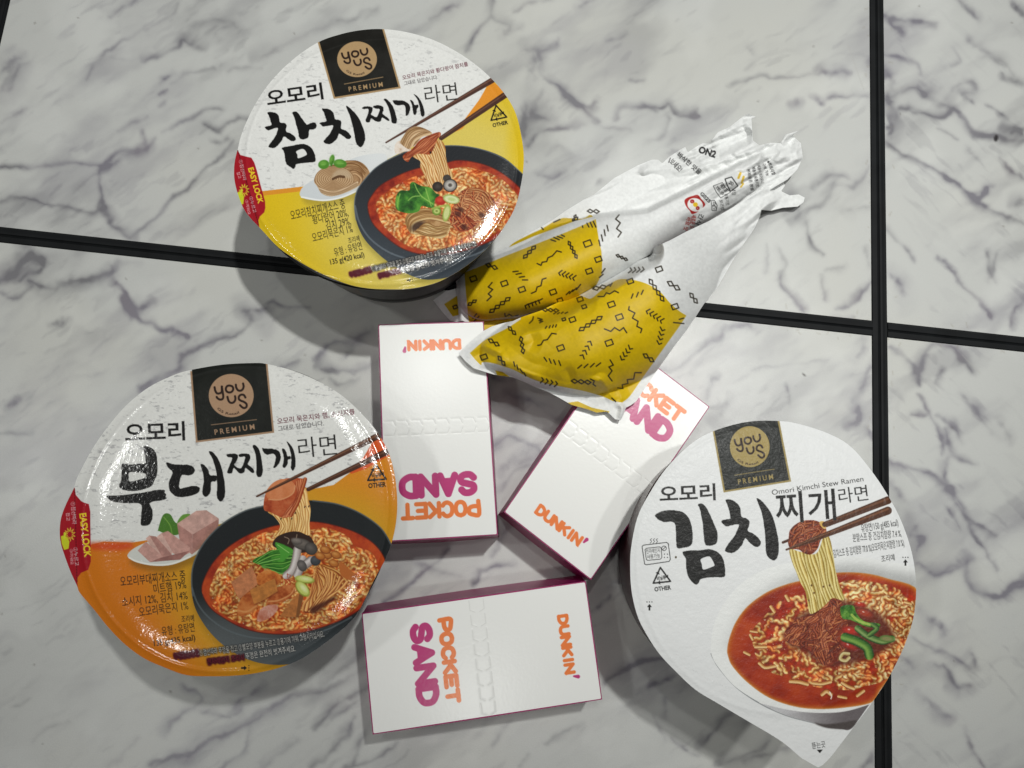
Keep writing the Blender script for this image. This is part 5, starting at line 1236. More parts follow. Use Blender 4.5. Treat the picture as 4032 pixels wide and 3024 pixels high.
    # meat and kimchi
    kk = cv.cov(cr(E([(625,830),(680,760),(760,710),(860,690),(940,620),(1000,555),(1080,590),(1100,680),(1130,770),(1090,870),(1000,950),(960,1020),(1080,920),(1100,1010),(1010,1080),(930,1090),(860,1010),(790,950),(700,930),(640,900)]), 5, True))
    mottled(cv, kk, [hx('5a1a10'), hx('7e2c18'), hx('9c4226')], 26, 5)
    loft(cv, E([(640,880),(700,780),(860,690),(980,560)]), E([(740,930),(860,850),(1000,760),(1110,680)]), 9, 6, hx('5e1c10'), hx('96401f'), hx('c8784a'), 2.8, kk, seed=2)
    loft(cv, E([(740,920),(840,860),(860,980),(920,1080)]), E([(1010,650),(960,800),(960,920),(990,1060)]), 12, 5, hx('541810'), hx('8e3a20'), hx('c07048'), 2.8, kk, seed=3)
    shreds(cv, kk, 150, 4.2, [(hx('3c0f08'), hx('7a2a16'), hx('b05a38')), (hx('50180c'), hx('99401f'), hx('d08a5a')), (hx('3a120a'), hx('64200f'), hx('94442a'))], 3)
    for (c, rx, ry, an, col) in (((1150,820), 34, 20, 10, 'b02c1e'), ((1265,680), 36, 20, 20, '9c3a24'), ((1140,940), 38, 14, 25, 'a02c20'), ((1230,610), 22, 10, 10, 'b8301e')):
        p = E([c])[0]; cv.disc(p[0], p[1], rx, ry, an, hx(col)*.75, soft=3); cv.disc(p[0]-2, p[1]-3, rx*.75, ry*.6, an, hx(col)*1.1, .9, soft=5); cv.disc(p[0]-6, p[1]-7, 5, 2.5, an, hx('f4d8cc'), .8)
    gr = cv.cov(cr(E([(1080,620),(1170,615),(1200,680),(1260,740),(1380,760),(1370,790),(1290,785),(1220,760),(1150,730),(1090,720),(1070,670)]), 5, True)); mottled(cv, gr, [hx('27521a'), hx('3f7a24'), hx('6a9c38')], 16, 6)
    cv.stroke(cr(E([(1160,690),(1220,740),(1330,775)]), 5), 5, hx('a8c458'), .9)
    cv.strand(cr(E([(1110,870),(1200,900),(1280,950),(1300,1010)]), 5), 15, hx('1f4016'), hx('3a6c24'), hx('7ca448')); cv.strand(cr(E([(1210,800),(1290,860),(1400,900),(1480,880)]), 5), 11, hx('24441a'), hx('42682c'), hx('84a05c'))
    p = E([(1440,880)])[0]; cv.disc(p[0], p[1], 30, 14, 5, hx('5d7a3a'), soft=2); cv.disc(p[0], p[1], 22, 8, 5, hx('8d8a58'), .9, soft=3)
    cv.strand(cr(E([(1330,770),(1360,800),(1300,850)]), 5), 8, hx('1c3a14'), hx('38602a'), hx('6e9446'))
    cv.strand(cr(E([(1130,1000),(1090,1000),(1070,1040),(1110,1055),(1135,1035)]), 5), 7, hx('6a3a1c'), hx('b89a5c'), hx('dccf98'))
    # lifted noodles
    lf = cv.cov(cr(E([(665,170),(690,280),(720,350),(750,430),(790,500),(810,600),(830,680),(900,650),(960,600),(1010,555),(1100,570),(1060,450),(1030,330),(1010,200),(985,80),(940,60),(880,200),(760,190)]), 5, True))
    mottled(cv, lf, [hx('a88a38'), hx('bfa048'), hx('ceb45c')], 22, 7)
    loft(cv, E([(680,170),(730,360),(800,540),(830,680)]), E([(970,60),(1010,220),(1050,440),(1110,580)]), 13, 6.0, hx('8f7228'), hx('c6a850'), hx('efe09a'), 3.0, lf, seed=12)
    for c in ((860,515), (840,455), (935,465), (820,575), (985,455)): cv.disc(*E([c])[0], 3.4, 4.5, 0, hx('6a4a22'))
    # chopsticks, meat on top
    cv.stroke(C_([(1285,580),(2300,170)]), [5, 15], hx('4b2a1c')); 
    mt = cv.cov(cr(C_([(1340,540),(1350,470),(1400,410),(1480,370),(1580,365),(1650,390),(1700,440),(1700,500),(1650,560),(1620,640),(1560,695),(1490,685),(1440,650),(1360,640),(1335,590)]), 5, True))
    mottled(cv, mt, [hx('4f1d12'), hx('74301c'), hx('94482a')], 20, 8)
    loft(cv, C_([(1350,560),(1400,450),(1500,390),(1620,390)]), C_([(1400,640),(1500,560),(1600,540),(1690,470)]), 7, 5.5, hx('4a180e'), hx('82381e'), hx('bd7248'), 3, mt, seed=13)
    shreds(cv, mt, 60, 3.4, [(hx('3c0f08'), hx('7a2a16'), hx('b05a38')), (hx('50180c'), hx('8e3c1f'), hx('c88258'))], 5, 26)
    cv.poly(cr(C_([(1640,380),(1680,375),(1710,410),(1690,450),(1650,420)]), 5, True), hx('d8b060'))
    cv.stroke(C_([(1690,405),(2300,172)]), [10.5, 15.5], hx('50301f')); cv.stroke(C_([(1700,390),(2300,158)]), [2, 4], hx('7d5238'), .7)
    cv.stroke(C_([(1318,650),(1560,560),(2300,272)]), [3.5, 9, 16], hx('512f1e')); cv.stroke(C_([(1330,642),(1560,552),(2300,256)]), [1, 2, 4], hx('86583b'), .75)
    # panel and words
    brandpanel(cv, t, [(440,92),(755,38),(812,332),(492,384)], (616,167), 94, 97, 0, hx('a08d57'), hx('2a2c2a'), [(545,302),(732,273)], ((562,345),(728,320), 25))
    steps(cv, t, K, [('오모리', (190,424), (455,412), 62, ink, .022), ('라면', (1040,432), (1178,414), 60, ink, .0), ('찌개', (742,520), (1026,500), 118, ink, .01),
        ('Omori Kimchi Stew Ramen', (722,396), (1155,330), 26, hx('2e2e2d'), .0),
        ('유탕면/150 g(485 kcal)', (1146,570), (1320,540), 32, ink, .0), ('분말스프 중 건김치함량 7.4 %,', (1105,615), (1336,592), 32, ink, .0), ('김치스프 중 김치함량 77.0 %(오모리묵은지함량 7.0 %)', (1014,690), (1348,636), 32, ink, .0),
        ('조리예', (1240,712), (1303,703), 26, ink, 0), ('뜯는곳', (912,1596), (975,1587), 25, ink, .0)])
    cv.poly(t([(933,1602),(962,1600),(948,1618)]), ink)
    brush(cv, C_, [
        [(48,318),(90,285),(150,270),(230,268),(310,285),(365,330),(395,400),(410,490),(408,570),(385,615),(320,632),(262,632),(252,570),(248,470),(240,400),(200,378),(140,382),(85,362),(60,340)],
        [(460,215),(490,202),(530,225),(570,290),(605,370),(635,440),(652,500),(648,570),(625,600),(560,612),(530,590),(518,500),(510,400),(490,300),(475,240)],
        [(315,672),(370,658),(480,655),(570,645),(640,665),(690,710),(718,780),(725,850),(718,912),(640,915),(560,920),(490,935),(470,970),(445,988),(410,965),(370,910),(350,830),(345,740),(325,705)],
        [(732,165),(790,168),(840,200),(872,250),(885,330),(930,345),(960,375),(958,420),(945,465),(1000,495),(1050,540),(1072,580),(1055,615),(1020,622),(960,580),(920,540),(890,600),(850,650),(800,680),(745,675),(725,650),(760,590),(820,510),(850,440),(855,405),(800,412),(740,425),(705,400),(690,370),(740,355),(775,345),(765,270),(745,210)],
        [(1030,152),(1070,170),(1130,235),(1180,320),(1215,430),(1240,550),(1245,640),(1235,710),(1215,745),(1185,752),(1140,720),(1120,660),(1115,540),(1100,400),(1075,280),(1045,200)],
    ], col=ink)
    cv.poly(cr(C_([(490,742),(560,715),(590,730),(622,795),(600,815),(515,842),(500,790)]), 4, True), hx('e9eaea'))
    recycle(cv, t([(197,782)])[0], 36, -6, ink, (t([(166,852)])[0], t([(244,842)])[0], 17))
    arrowmark(cv, t([(141,926)])[0], -90, 13, ink); arrowmark(cv, t([(1353,715)])[0], -90, 13, ink)
    # microwave oven sign
    q = t([(106,640),(112,633),(222,620),(230,625),(240,700),(234,710),(126,726),(118,722),(106,640)]); cv.stroke(q, 1.5, ink)
    q = t([(120,655),(126,648),(190,641),(196,647),(200,690),(194,699),(132,705),(126,700),(120,655)]); cv.stroke(q, 1.3, ink)
    steps(cv, t, K, [('전자레인지', (126,672), (190,665), 17, ink, 0), ('사용가능', (130,697), (192,690), 17, ink, 0)])
    c = t([(210,648)])[0]; an = np.radians(np.arange(0, 361, 20)); cv.stroke(np.stack([c[0]+9*np.cos(an), c[1]+9*np.sin(an)], -1), 1.3, ink); cv.stroke([c+[-6, 6], c+[6, -6]], 1.2, ink)
    for x in (212, 226):
        for y in (676, 691): cv.disc(*t([(x, y)])[0], 2.2, 2.2, 0, ink)
    for x in (148, 162, 176): cv.stroke(cr(t([(x+4,602),(x-3,608),(x+3,615),(x-4,624)]), 4), 1.0, ink)
    cv.disc(*t([(266,690)])[0], 4, 4.5, 0, hx('4a3d22'))
    g = cv.rng
    cv.rgb = np.clip(cv.rgb*(1+(cv.rng.random((cv.h, cv.w, 1))-.5)*.07*(1-smooth(.75, .9, cv.rgb.mean(-1, keepdims=True)))), 0, 1)
    return cv
# ------------------------------------------------------------------ instant noodle bowls
def fit_circle(P):
    A = np.c_[2*P[:, 0], 2*P[:, 1], np.ones(len(P))]; b = (P**2).sum(1)
    s = np.linalg.lstsq(A, b, rcond=None)[0]; c = s[:2]; return c, math.sqrt(s[2]+c.dot(c))
def lathe(name, prof, cx, cy, mt, parent, seg=128, mats=None, idxf=None):
    V = []; Fc = []; ix = []
    for (r, z) in prof:
        for k in range(seg):
            a = 2*math.pi*k/seg; V.append((cx+r*math.cos(a), cy+r*math.sin(a), z))
    for i in range(len(prof)-1):
        for k in range(seg):
            k2 = (k+1) % seg; Fc.append((i*seg+k, (i+1)*seg+k, (i+1)*seg+k2, i*seg+k2)[::-1]); ix.append(idxf(i, k) if idxf else 0)
    n = len(prof)-1
    Fc.append(tuple(n*seg+k for k in range(seg))); ix.append(0)
    return mesh(name, V, Fc, mt, parent, smooth=True, mats=mats, idx=ix if mats else None, local=parent)
def make_bowl(name_lbl, cv, outline, arc, hgt, body_mats, lid_mat, edge_drop, wall_idx, rb=.80, ridge=0.00035, tab=0.0, sag=0.0, tilt=(0, 0), steep=1.0):
    P = onz(np.array(arc)[:, 0], np.array(arc)[:, 1], hgt)[:, :2]
    c, R = fit_circle(P)
    base = empty('noodle_bowl', (c[0], c[1], 0), 0, name_lbl, 'noodle bowl', 'instant noodle bowls with printed lids')
    print('bowl', c, R)
    Rr = R-.0015
    e = edge_drop+.0006
    prof = [(Rr-.007, hgt-e-.0004), (Rr-.001, hgt-e-.0006), (Rr, hgt-e-.0014), (Rr-.0004, hgt-e-.0032), (Rr-.0025*steep, hgt-e-.0038), (Rr-.0042*steep, hgt-e-.0055),
            (Rr-.0052*steep, hgt-e-.009), (Rr-.0070*steep, hgt*.74), (Rr-.0090*steep, hgt*.5), (Rr-.0112*steep, hgt*.25), (Rr*rb+.0003, .009), (Rr*rb+.0012, .006), (Rr*rb+.0005, .0008), (Rr*rb-.002, 0.0), (Rr*rb-.008, 0.002)]
    lathe('bowl_body', prof, c[0], c[1], None, base, mats=body_mats, idxf=wall_idx)
    def zf(x, y, u, v):
        dx = x-c[0]; dy = y-c[1]; r = np.sqrt(dx*dx+dy*dy)
        q = np.clip((r-.80*R)/(.20*R), 0, 4)
        z = hgt+.0004-edge_drop*np.minimum(q, 1.0)**2-edge_drop*.9*np.clip(q-1, 0, 3)-sag*(1-np.clip(r/R, 0, 1)**2)
        z += ridge*np.exp(-((r-.955*R)/.0012)**2)
        a = np.arctan2(dy, dx)
        z += .00016*np.sin(a*9+r*90)*np.clip(r/R, 0, 1)**2+.00010*np.sin(a*17-r*160)*smooth(.75*R, R, r)
        return z+dx*tilt[0]+dy*tilt[1]
    lid = sheet('lid', cv, outline, zf, lid_mat, base, thick=.0003, back=(.62, .62, .62), local=base, shell=True)
    return base, c, R, lid
seal = mat('glossy_film', rough=.55, spec=.12, attr='ink', coat=1.0, coat_rough=.12, bumps=(('n', 760, 0.00007), ('n', 200, 0.00004)))
paperlid = mat('textured_paper', rough=.6, spec=.3, attr='ink', coat=.10, coat_rough=.25, bumps=(('n', 330, 0.0004), ('n', 900, 0.00012)))
blackcup = mat('black_cup', color=(.012, .011, .010), rough=.4, spec=.4, coat=.3, coat_rough=.2, mottle=(30, .3))
tancup = mat('tan_print', color=tuple(lin(hx('4f3c1c'))), rough=.45, coat=.3)
linecup = mat('grey_print', color=tuple(lin(hx('8a857c'))), rough=.45, coat=.3)
maroon = mat('maroon_cup', color=tuple(lin(hx('3a1418'))), rough=.4, coat=.3, coat_rough=.2, mottle=(25, .3))
rimw = mat('cup_rim', color=(.55, .54, .52), rough=.5)

K1 = lambda p: np.asarray(p, float)*.72338+np.array([880, 80])
K2 = lambda p: np.asarray(p, float)*[.79552, .79568]+np.array([200, 1400])
K3 = lambda p: np.asarray(p, float)*[.83163, .83183]+np.array([2440, 1620])
o1 = cr(K1([(870,48),(1000,65),(1150,110),(1300,190),(1430,290),(1530,400),(1592,510),(1625,650),(1635,760),(1622,880),(1590,1010),(1530,1120),(1440,1235),(1330,1330),(1200,1410),(1100,1445),(1000,1462),(900,1464),(800,1460),(700,1443),(600,1408),(500,1362),(400,1305),(300,1237),(200,1132),(140,1068),(105,1015),(78,945),(60,870),(58,800),(66,745),(78,700),(92,640),(122,560),(180,445),(260,330),(370,220),(510,122),(640,75),(760,52)]), 5, True)
arc1 = K1([(870,48),(1000,65),(1150,110),(1300,190),(1430,290),(1530,400),(1592,510),(1625,650),(1635,760),(1622,880),(1590,1010),(1530,1120),(180,445),(260,330),(370,220),(510,122),(640,75),(1440,1235),(1000,1462),(900,1464)])
def w1(i, k): 
    if 6 <= i <= 8 and 80 <= k <= 90: return 1
    if i in (9,) and k % 128 > 60: return 0
    return 0
b_yel, c1_, R1_, _ = make_bowl('noodle bowl with a yellow and white lid, touching the paper bag at the top', art_yellow(), o1, arc1, .072, [blackcup, tancup, linecup], seal, .0024, w1)
o2 = cr(np.vstack([K2([(1000,37),(1070,42),(1200,75),(1330,130),(1450,205),(1550,300),(1620,385),(1672,480),(1702,590),(1714,700),(1712,800),(1692,910),(1655,1010),(1600,1110)]),
    [(1414,2404),(1367,2460),(1307,2511),(1240,2560),(1174,2600),(1090,2632),(1000,2652),(920,2661),(833,2663),(733,2658),(640,2625),(567,2592),(493,2538),(427,2471),(370,2400),(315,2335)],
    K2([(130,1140),(98,1070),(72,1000),(50,930),(44,865),(52,800),(76,735),(115,655),(128,610),(160,545),(210,455),(280,355),(370,250),(480,160),(600,100),(690,72),(850,45)])]), 5, True)
arc2 = np.vstack([K2([(1000,37),(1200,75),(1330,130),(1450,205),(1550,300),(1620,385),(1672,480),(1702,590),(1714,700),(1712,800),(1692,910),(160,545),(210,455),(280,355),(370,250),(480,160),(600,100)]), [(1414,2404),(1307,2511),(1174,2600),(1090,2632),(1000,2652)]])
b_org, c2_, R2_, _ = make_bowl('noodle bowl with an orange and white glossy lid, left of the upright box', art_orange(), o2, arc2, .074, [blackcup, tancup, linecup], seal, .0024, lambda i, k: 0)
o3 = np.vstack([cr(K3([(860,1640),(760,1558),(600,1462),(470,1385),(360,1318),(270,1235),(190,1150),(130,1060),(85,970),(58,860),(50,750),(55,640),(85,500),(140,390),(220,270),(330,160),(440,95),(600,50),(750,45),(860,62),(1000,110),(1100,172),(1195,285),(1265,390),(1325,500),(1370,620),(1395,730),(1404,850),(1390,980),(1355,1090),(1330,1150),(1285,1240),(1235,1320),(1180,1400)]), 5), np.array([(3278,2972), (3262,2990), (3240, 3012), (3222, 3022), (3203,3012)])])
arc3 = K3([(130,1060),(85,970),(58,860),(50,750),(55,640),(85,500),(140,390),(220,270),(330,160),(440,95),(600,50),(750,45),(860,62),(1000,110),(1325,500),(1370,620),(1395,730),(1404,850),(1390,980)])
b_wht, c3_, R3_, _ = make_bowl('noodle bowl with a plain white paper lid showing kimchi stew in a white dish', art_white(), o3, arc3, .074, [maroon, tancup, linecup], paperlid, .0012, lambda i, k: 0, ridge=.0002, steep=.35, rb=.90)
# ------------------------------------------------------------------ greaseproof paper bags
P_ = TR(1700, 800, 2.0); Q_ = TR(2250, 420, 2.212); R_ = TR(1700, 0, 1.5)
YEL = hx('d6b409'); PAT = hx('2a2214'); BAGW = hx('e4e5e4')
def dia(cv, c, s=17, an=0.15, w=2.5, asp=.78):
    a = np.array([0, 1, 2, 3, 4])*math.pi/2+an+.35
    q = np.stack([np.cos(a)*s, np.sin(a)*s*asp+np.cos(a)*s*-.12], -1)
    cv.stroke(np.asarray(c)+q, w, PAT)
def chain(cv, a, b, n, w=2.5, fat=.62):
    a = np.asarray(a, float); b = np.asarray(b, float); d = (b-a)/n; L = np.hypot(*d); u = d/L; v = np.array([-u[1], u[0]])
    for i in range(n):
        c = a+d*(i+.5); r = L*.5
        k = u*.25
        q = np.array([c-u*r, c+v*r*fat+u*r*.15, c+u*r, c-v*r*fat-u*r*.15, c-u*r])
        cv.stroke(q, w, PAT)
def chev(cv, a, b, n, ang, s=11, w=2.6, open_=48):
    a = np.asarray(a, float); b = np.asarray(b, float)
    for i in range(n):
        c = a+(b-a)*i/max(n-1, 1)
        k = 1.0 if i % 2 == 0 else .8
        p = [c-np.array([math.cos(math.radians(ang+o)), math.sin(math.radians(ang+o))])*s*kk for o, kk in ((-open_, 1.5), (open_, 1.0))]
        cv.stroke([p[0], c, p[1]], w, PAT)
def patterns(cv, tr, dias, chains, zigs, bars, chevs):
    for d in dias: dia(cv, tr([d[:2]])[0], *(d[2:]))
    for c in chains: q = tr([c[0], c[1]]); chain(cv, q[0], q[1], c[2])
    for z in zigs: cv.stroke(tr(z), 2.6, PAT)
    for b in bars: cv.stroke(tr([b[:2], b[2:]]), 2.6, PAT)
    for c in chevs: q = tr([c[0], c[1]]); chev(cv, q[0], q[1], c[2], c[3])
def axis_height(cv, pts, wid, hts, power=.5, floor=0.0):
    """a rounded filling along a spine: height over the canvas"""
    p = cr(pts, 36); n = len(p)
    wv = np.interp(np.linspace(0, 1, n), np.linspace(0, 1, len(wid)), wid); hv = np.interp(np.linspace(0, 1, n), np.linspace(0, 1, len(hts)), hts)
    Z = np.zeros((cv.h, cv.w))
    for i in range(n):
        d2 = ((cv.X-p[i, 0])**2+(cv.Y-p[i, 1])**2)/wv[i]**2
        Z = np.maximum(Z, hv[i]*np.clip(1-d2, 0, 1)**power)
    return Z
def crease(cv, Z, pts, w, h, sharp=True):
    w = w*1.7; h = h*.62
    f = cv.field(cr(pts, 5), w)
    if f is None: return
    D, S, T, (r0, r1, c0, c1) = f
    q = np.clip(-D*cv.st/w, 0, 1)
    Z[r0:r1, c0:c1] += h*q**(1.0 if sharp else 2)*np.sin(np.pi*np.clip(T, 0.02, .98))**.5
def crumple(cv, seed, cell, ang, asp):
    """folded-paper relief: ridged cells stretched along a direction, 0..1"""
    g = np.random.default_rng(seed); n = int(max(cv.w, cv.h)*1.5)
    yy, xx = np.mgrid[0:cv.h, 0:cv.w].astype(float)
    c, s_ = math.cos(ang), math.sin(ang)
    u = (xx-cv.w/2)*c+(yy-cv.h/2)*s_; v = -(xx-cv.w/2)*s_+(yy-cv.h/2)*c
    out = 0; am = 1
    for o in range(3):
        pts = g.random((int((n*n)/(cell/cv.st)**2/asp)+8, 2))*n-n/2
        ce = cell/cv.st/(1.6**o)
        k = min(len(pts), 700)
        # planar facets: max over random tilted planes windows
        f1 = vnoise(g, n, n, ce, asp); f2 = vnoise(g, n, n, ce*1.3, asp)
        f = np.abs(f1-f2)
        out = out+am*bil(f, v+n/2, u+n/2); am *= .5
    return out
def bag_zf(cv, Z):
    def zf(x, y, u, v): return bil(Z, (v-cv.y0)/cv.st, (u-cv.x0)/cv.st)
    return zf
def fibre(cv, m_white, seed, amt=.045):
    g = np.random.default_rng(seed)
    n = fbm(g, cv.h, cv.w, 9/cv.st, 3, .6)-.5; n2 = fbm(g, cv.h, cv.w, 70/cv.st, 3)-.5
    cv.rgb = cv.rgb*(1+amt*n[..., None]*2)+n2[..., None]*.02
paper = mat('greaseproof_paper', rough=.5, spec=.3, attr='ink', bumps=(('n', 1400, 0.00005), ('n', 300, 0.00006)))

def bag_upper():
    out = np.vstack([P_([(188,545),(260,505),(400,438),(500,390),(610,335),(740,250),(860,186),(960,128),(1050,62)]),
        R_([(900,1178),(960,1148),(1080,1050),(1220,975),(1300,943),(1338,943),(1362,965),(1400,928),(1465,885),(1497,868),(1512,900),(1560,868),(1600,845),(1640,850),(1690,780),(1760,750),(1835,690),(1868,672),(1915,690),(1888,702),(1897,830),(1935,858),(2000,843),(2060,845),(2088,795),(2165,773),(2130,800),(2180,845),(2192,930),(2160,1000),(2100,1060),(2000,1120)]),
        Q_([(1560,800),(1400,905),(1200,1030),(1000,1130),(860,1200),(720,1270),(600,1330)]),
        P_([(1480,560),(1340,650),(1180,745),(1050,800),(860,900),(700,960),(600,990),(440,1020),(330,960),(240,925),(195,935),(150,928),(85,860),(12,765),(110,692),(196,672)])])
    cv = Canvas(out[:, 0].min()-12, out[:, 1].min()-12, out[:, 0].max()+12, out[:, 1].max()+12, 2.0, base=BAGW, seed=14)
    cv.poly(cr(P_([(610,345),(740,262),(870,200),(1000,125),(1090,118),(1190,122),(1260,95),(1260,240),(700,450)]), 3, True), YEL*.93)
    patterns(cv, P_, [(180,815,13)], [((1225,62),(1320,66),2), ((1135,92),(1110,142),2), ((1150,110),(1120,140),1)], [], [(865,192,878,208), (960,150,1010,128)], [])
    # white strip and front face
    front = cv.cov(P_([(188,545),(500,395),(800,262),(1130,140),(1310,98),(1700,60),(2600,-400),(2600,1100),(200,1100)]))
    cv.put(front, BAGW)
    cv.poly(np.vstack([P_([(258,548),(430,478),(600,408),(820,322),(1000,252),(1180,178),(1292,126)]), P_([(1302,200),(1315,280),(1336,380),(1343,460),(1338,560),(1300,640),(1180,740),(1050,800),(860,900),(600,990),(410,1040),(300,980),(285,880),(268,700)])]), YEL)
    cv.poly(P_([(12,765),(110,690),(196,672),(214,870),(220,930),(150,928),(85,860)]), BAGW*.95); cv.poly(P_([(98,795),(200,728),(212,880),(165,892)]), YEL*.9); patterns(cv, P_, [(185,818,11)], [], [], [], [])
    patterns(cv, P_, [(328,595), (572,632), (710,680), (955,700), (1228,318,20), (1312,442), (1240,535), (1010,765,14)],
        [((425,480),(518,515),2), ((722,435),(818,335),3), ((1075,300),(1145,435),4), ((285,805),(352,762),2), ((455,862),(618,742),4), ((1452,408),(1542,448),3)],
        [[(1020,385),(985,375),(950,415),(915,430),(905,460),(870,465),(860,490),(830,475)], [(475,625),(445,660),(480,680),(445,715),(470,735),(435,768)], [(900,590),(870,600),(860,650),(830,660),(820,695),(785,710)],
         [(575,870),(580,895),(610,875),(640,895),(680,882)], [(1475,92),(1448,125),(1485,155),(1455,200),(1493,230),(1467,267)]],
        [(640,540,680,535), (665,560,705,552), (690,583,730,578), (715,605,755,605), (1380,175,1390,218), (1358,210,1366,255), (1336,250,1346,298), (1316,292,1326,335), (1190,192,1186,178), (1222,158,1238,188), (1248,150,1265,188), (1272,143,1293,188),
         (938,288,975,300), (962,270,1004,288), (990,262,1030,276), (1020,250,1045,262), (325,905,352,872), (335,928,372,892), (1060,720,1085,695), (1085,712,1112,682), (1110,695,1140,668), (1140,680,1172,640), (1338,550,1365,515), (1320,585,1350,560), (700,905,780,868)],
        [((1000,550),(1110,590),5,190), ((735,808),(842,768),5,200)])
    # small print
    k = 1/2.212
    T = lambda tx, a, b, h, c=hx('201f20'), bd=.0, an=0: cv.text(tx, *Q_([a, b]), h*k, c, bold=bd)
    T('ON2', (1102,396), (1250,444), 58, bd=.045); T('바삭한 맛을', (918,425), (1112,592), 38, bd=.015); T('보세요!', (850,482), (938,570), 46, bd=.01)
    cv.stroke(Q_([(862,448),(846,486)]), 1.6, hx('201f20'))
    T('GS25', (1118,760), (1198,840), 30, bd=.03)
    red = hx('a8201c'); cv.poly(cr(Q_([(984,820),(1012,792),(1060,776),(1100,768),(1128,800),(1166,852),(1130,890),(1095,920),(1050,935),(1030,905),(1000,870)]), 4, True), red)
    c = Q_([(1078,855)])[0]; cv.disc(c[0], c[1], 31, 26, 20, hx('e8e8e6')); cv.disc(*Q_([(1052,825)])[0], 8.5, 8, 0, red); cv.disc(*Q_([(1080,853)])[0], 9.5, 9, 0, hx('e8c02c')); cv.disc(*Q_([(1100,884)])[0], 7.5, 8, 0, red)
    for tx, a, b in (('S', (1046,832), (1057,832)), ('S', (1094,892), (1105,892))): T(tx, a, b, 13, hx('f0e0dc'))
    T('새로운 으', (1052,940), (1030,1060), 34, red, .02); T('바로 맛', (1010,960), (975,1075), 34, red, .02)
    T('간식', (1120,930), (1082,1020), 36, bd=.02)
    for (a, b, w) in (([(1235,690),(1315,660),(1338,700),(1385,745),(1300,795),(1262,745),(1235,690)], 0, 1.2), ([(1338,630),(1395,612),(1450,690),(1385,738),(1355,680),(1338,630)], 0, 2.2), ([(1215,820),(1245,815),(1270,860),(1262,905),(1225,905),(1222,860),(1215,820)], 0, 1.2)): cv.stroke(Q_(a), w, hx('2a2a2a'))
    T('20', (1368,668), (1402,690), 30, bd=.02); T('제조공', (1290,688), (1345,745), 26, bd=.01); T('TEL:(0', (1252,706), (1315,772), 26, bd=.01); T('25g*2', (1232,826), (1240,898), 26, bd=.01); T('유통기한', (1330,760), (1350,860), 26); T('보관법', (1290,815), (1305,900), 26); T('냉장', (1400,712), (1400,770), 28)
    T('※주의사항', (1700,478), (1752,600), 28, bd=.02); T('구매 가능', (1660,498), (1700,606), 24, bd=.01); T('제품이 뜨거우니', (1618,512), (1652,668), 24, bd=.01); T('제품의 유통기한', (1572,524), (1612,705), 24, bd=.01); T('본제품은 환불', (1528,545), (1566,735), 24, bd=.01)
    for a, b in (((1472,580),(1455,620)), ((1500,612),(1484,662))): cv.stroke(Q_([a, b]), 4.6, hx('dcb83c'))
    cv.stroke(Q_([(1475,700),(1497,672)]), 3, hx('dcb83c'))
    fibre(cv, None, 3)
    # relief
    Z = axis_height(cv, np.vstack([P_([(430,690),(800,600),(1150,420),(1450,270)]), Q_([(950,830),(1300,690),(1650,520)])]), [118, 140, 146, 142, 122, 92, 60], [.020, .031, .034, .032, .027, .018, .009], .55)
    back = 1-front
    Z = Z*(blur(front, 2)*.9+.1*front)
    bas = .0016+.0035*blur(front, 4)+.006*smooth(2500, 2900, cv.X)
    low = cv.cov(P_([(0,650),(198,650),(222,960),(0,960)])); bas = bas*(1-blur(low, 2))+.0012*blur(low, 2)
    Z = Z*(1-blur(low, 2))+bas
    # folds of the mouth and of the front layer
    ed = smooth(2620, 2950, cv.X+.3*(1000-cv.Y))
    Z += ed*(crumple(cv, 5, 34, -.5, 5.0)-.25)*.006+(1-ed)*(crumple(cv, 9, 90, -.45, 4)-.2)*.0009
    Z += ed*(crumple(cv, 6, 60, .4, 1.6)-.25)*.0045
    for (p, w, h) in (([(-100,1000),(0,960),(300,850),(600,720),(1100,620)], 34, -.010), ([(0,1005),(220,925),(500,800),(700,730),(1100,640),(1500,500)], 26, .004), ([(700,650),(1100,560),(1500,400),(1640,330)], 30, .005), ([(430,640),(700,640),(1100,590)], 24, -.004),
        ([(1180,330),(1300,200),(1480,110)], 16, .004), ([(1500,110),(1570,200),(1580,290),(1640,340)], 14, .006), ([(1640,340),(1400,450),(1150,520)], 20, .005), ([(1850,290),(1820,400),(1760,480)], 16, .006), ([(1990,280),(1960,380),(1980,480)], 14, .006),
        ([(1700,300),(1600,420),(1450,560)], 20, .004), ([(1900,210),(1860,280),(1830,330)], 12, .006), ([(1550,700),(1350,800),(1150,880)], 22, -.003), ([(1250,250),(1330,280),(1500,230)], 14, -.004), ([(620,600),(640,560),(700,520)], 14, .005), ([(940,400),(1000,440),(1100,430)], 12, .004), ([(1250,300),(1400,230),(1560,180)], 14, .004), ([(1100,470),(1350,420),(1560,350)], 18, .004), ([(1400,380),(1500,300),(1570,200)], 16, -.004), ([(940,560),(1150,520),(1300,460)], 16, .003), ([(1500,520),(1700,420),(1850,380)], 16, .004), ([(1650,330),(1750,320),(1830,340)], 14, .005), ([(1750,560),(1850,480),(1980,440)], 16, .004)):
        crease(cv, Z, Q_(p), w, h)
    Z = np.maximum(blur(Z, 1), .0008)
    o = sheet('paper_bag', cv, out, bag_zf(cv, Z), paper, thick=.0004, back=(.6, .6, .6), shell=True)
    tag_(o, 'paper bag touching the yellow bowl, its white end printed with small red text', 'paper bag', 'greaseproof paper bags')
def tag_(o, label, cat, group=None):
    o['label'] = label; o['category'] = cat
    if group: o['group'] = group
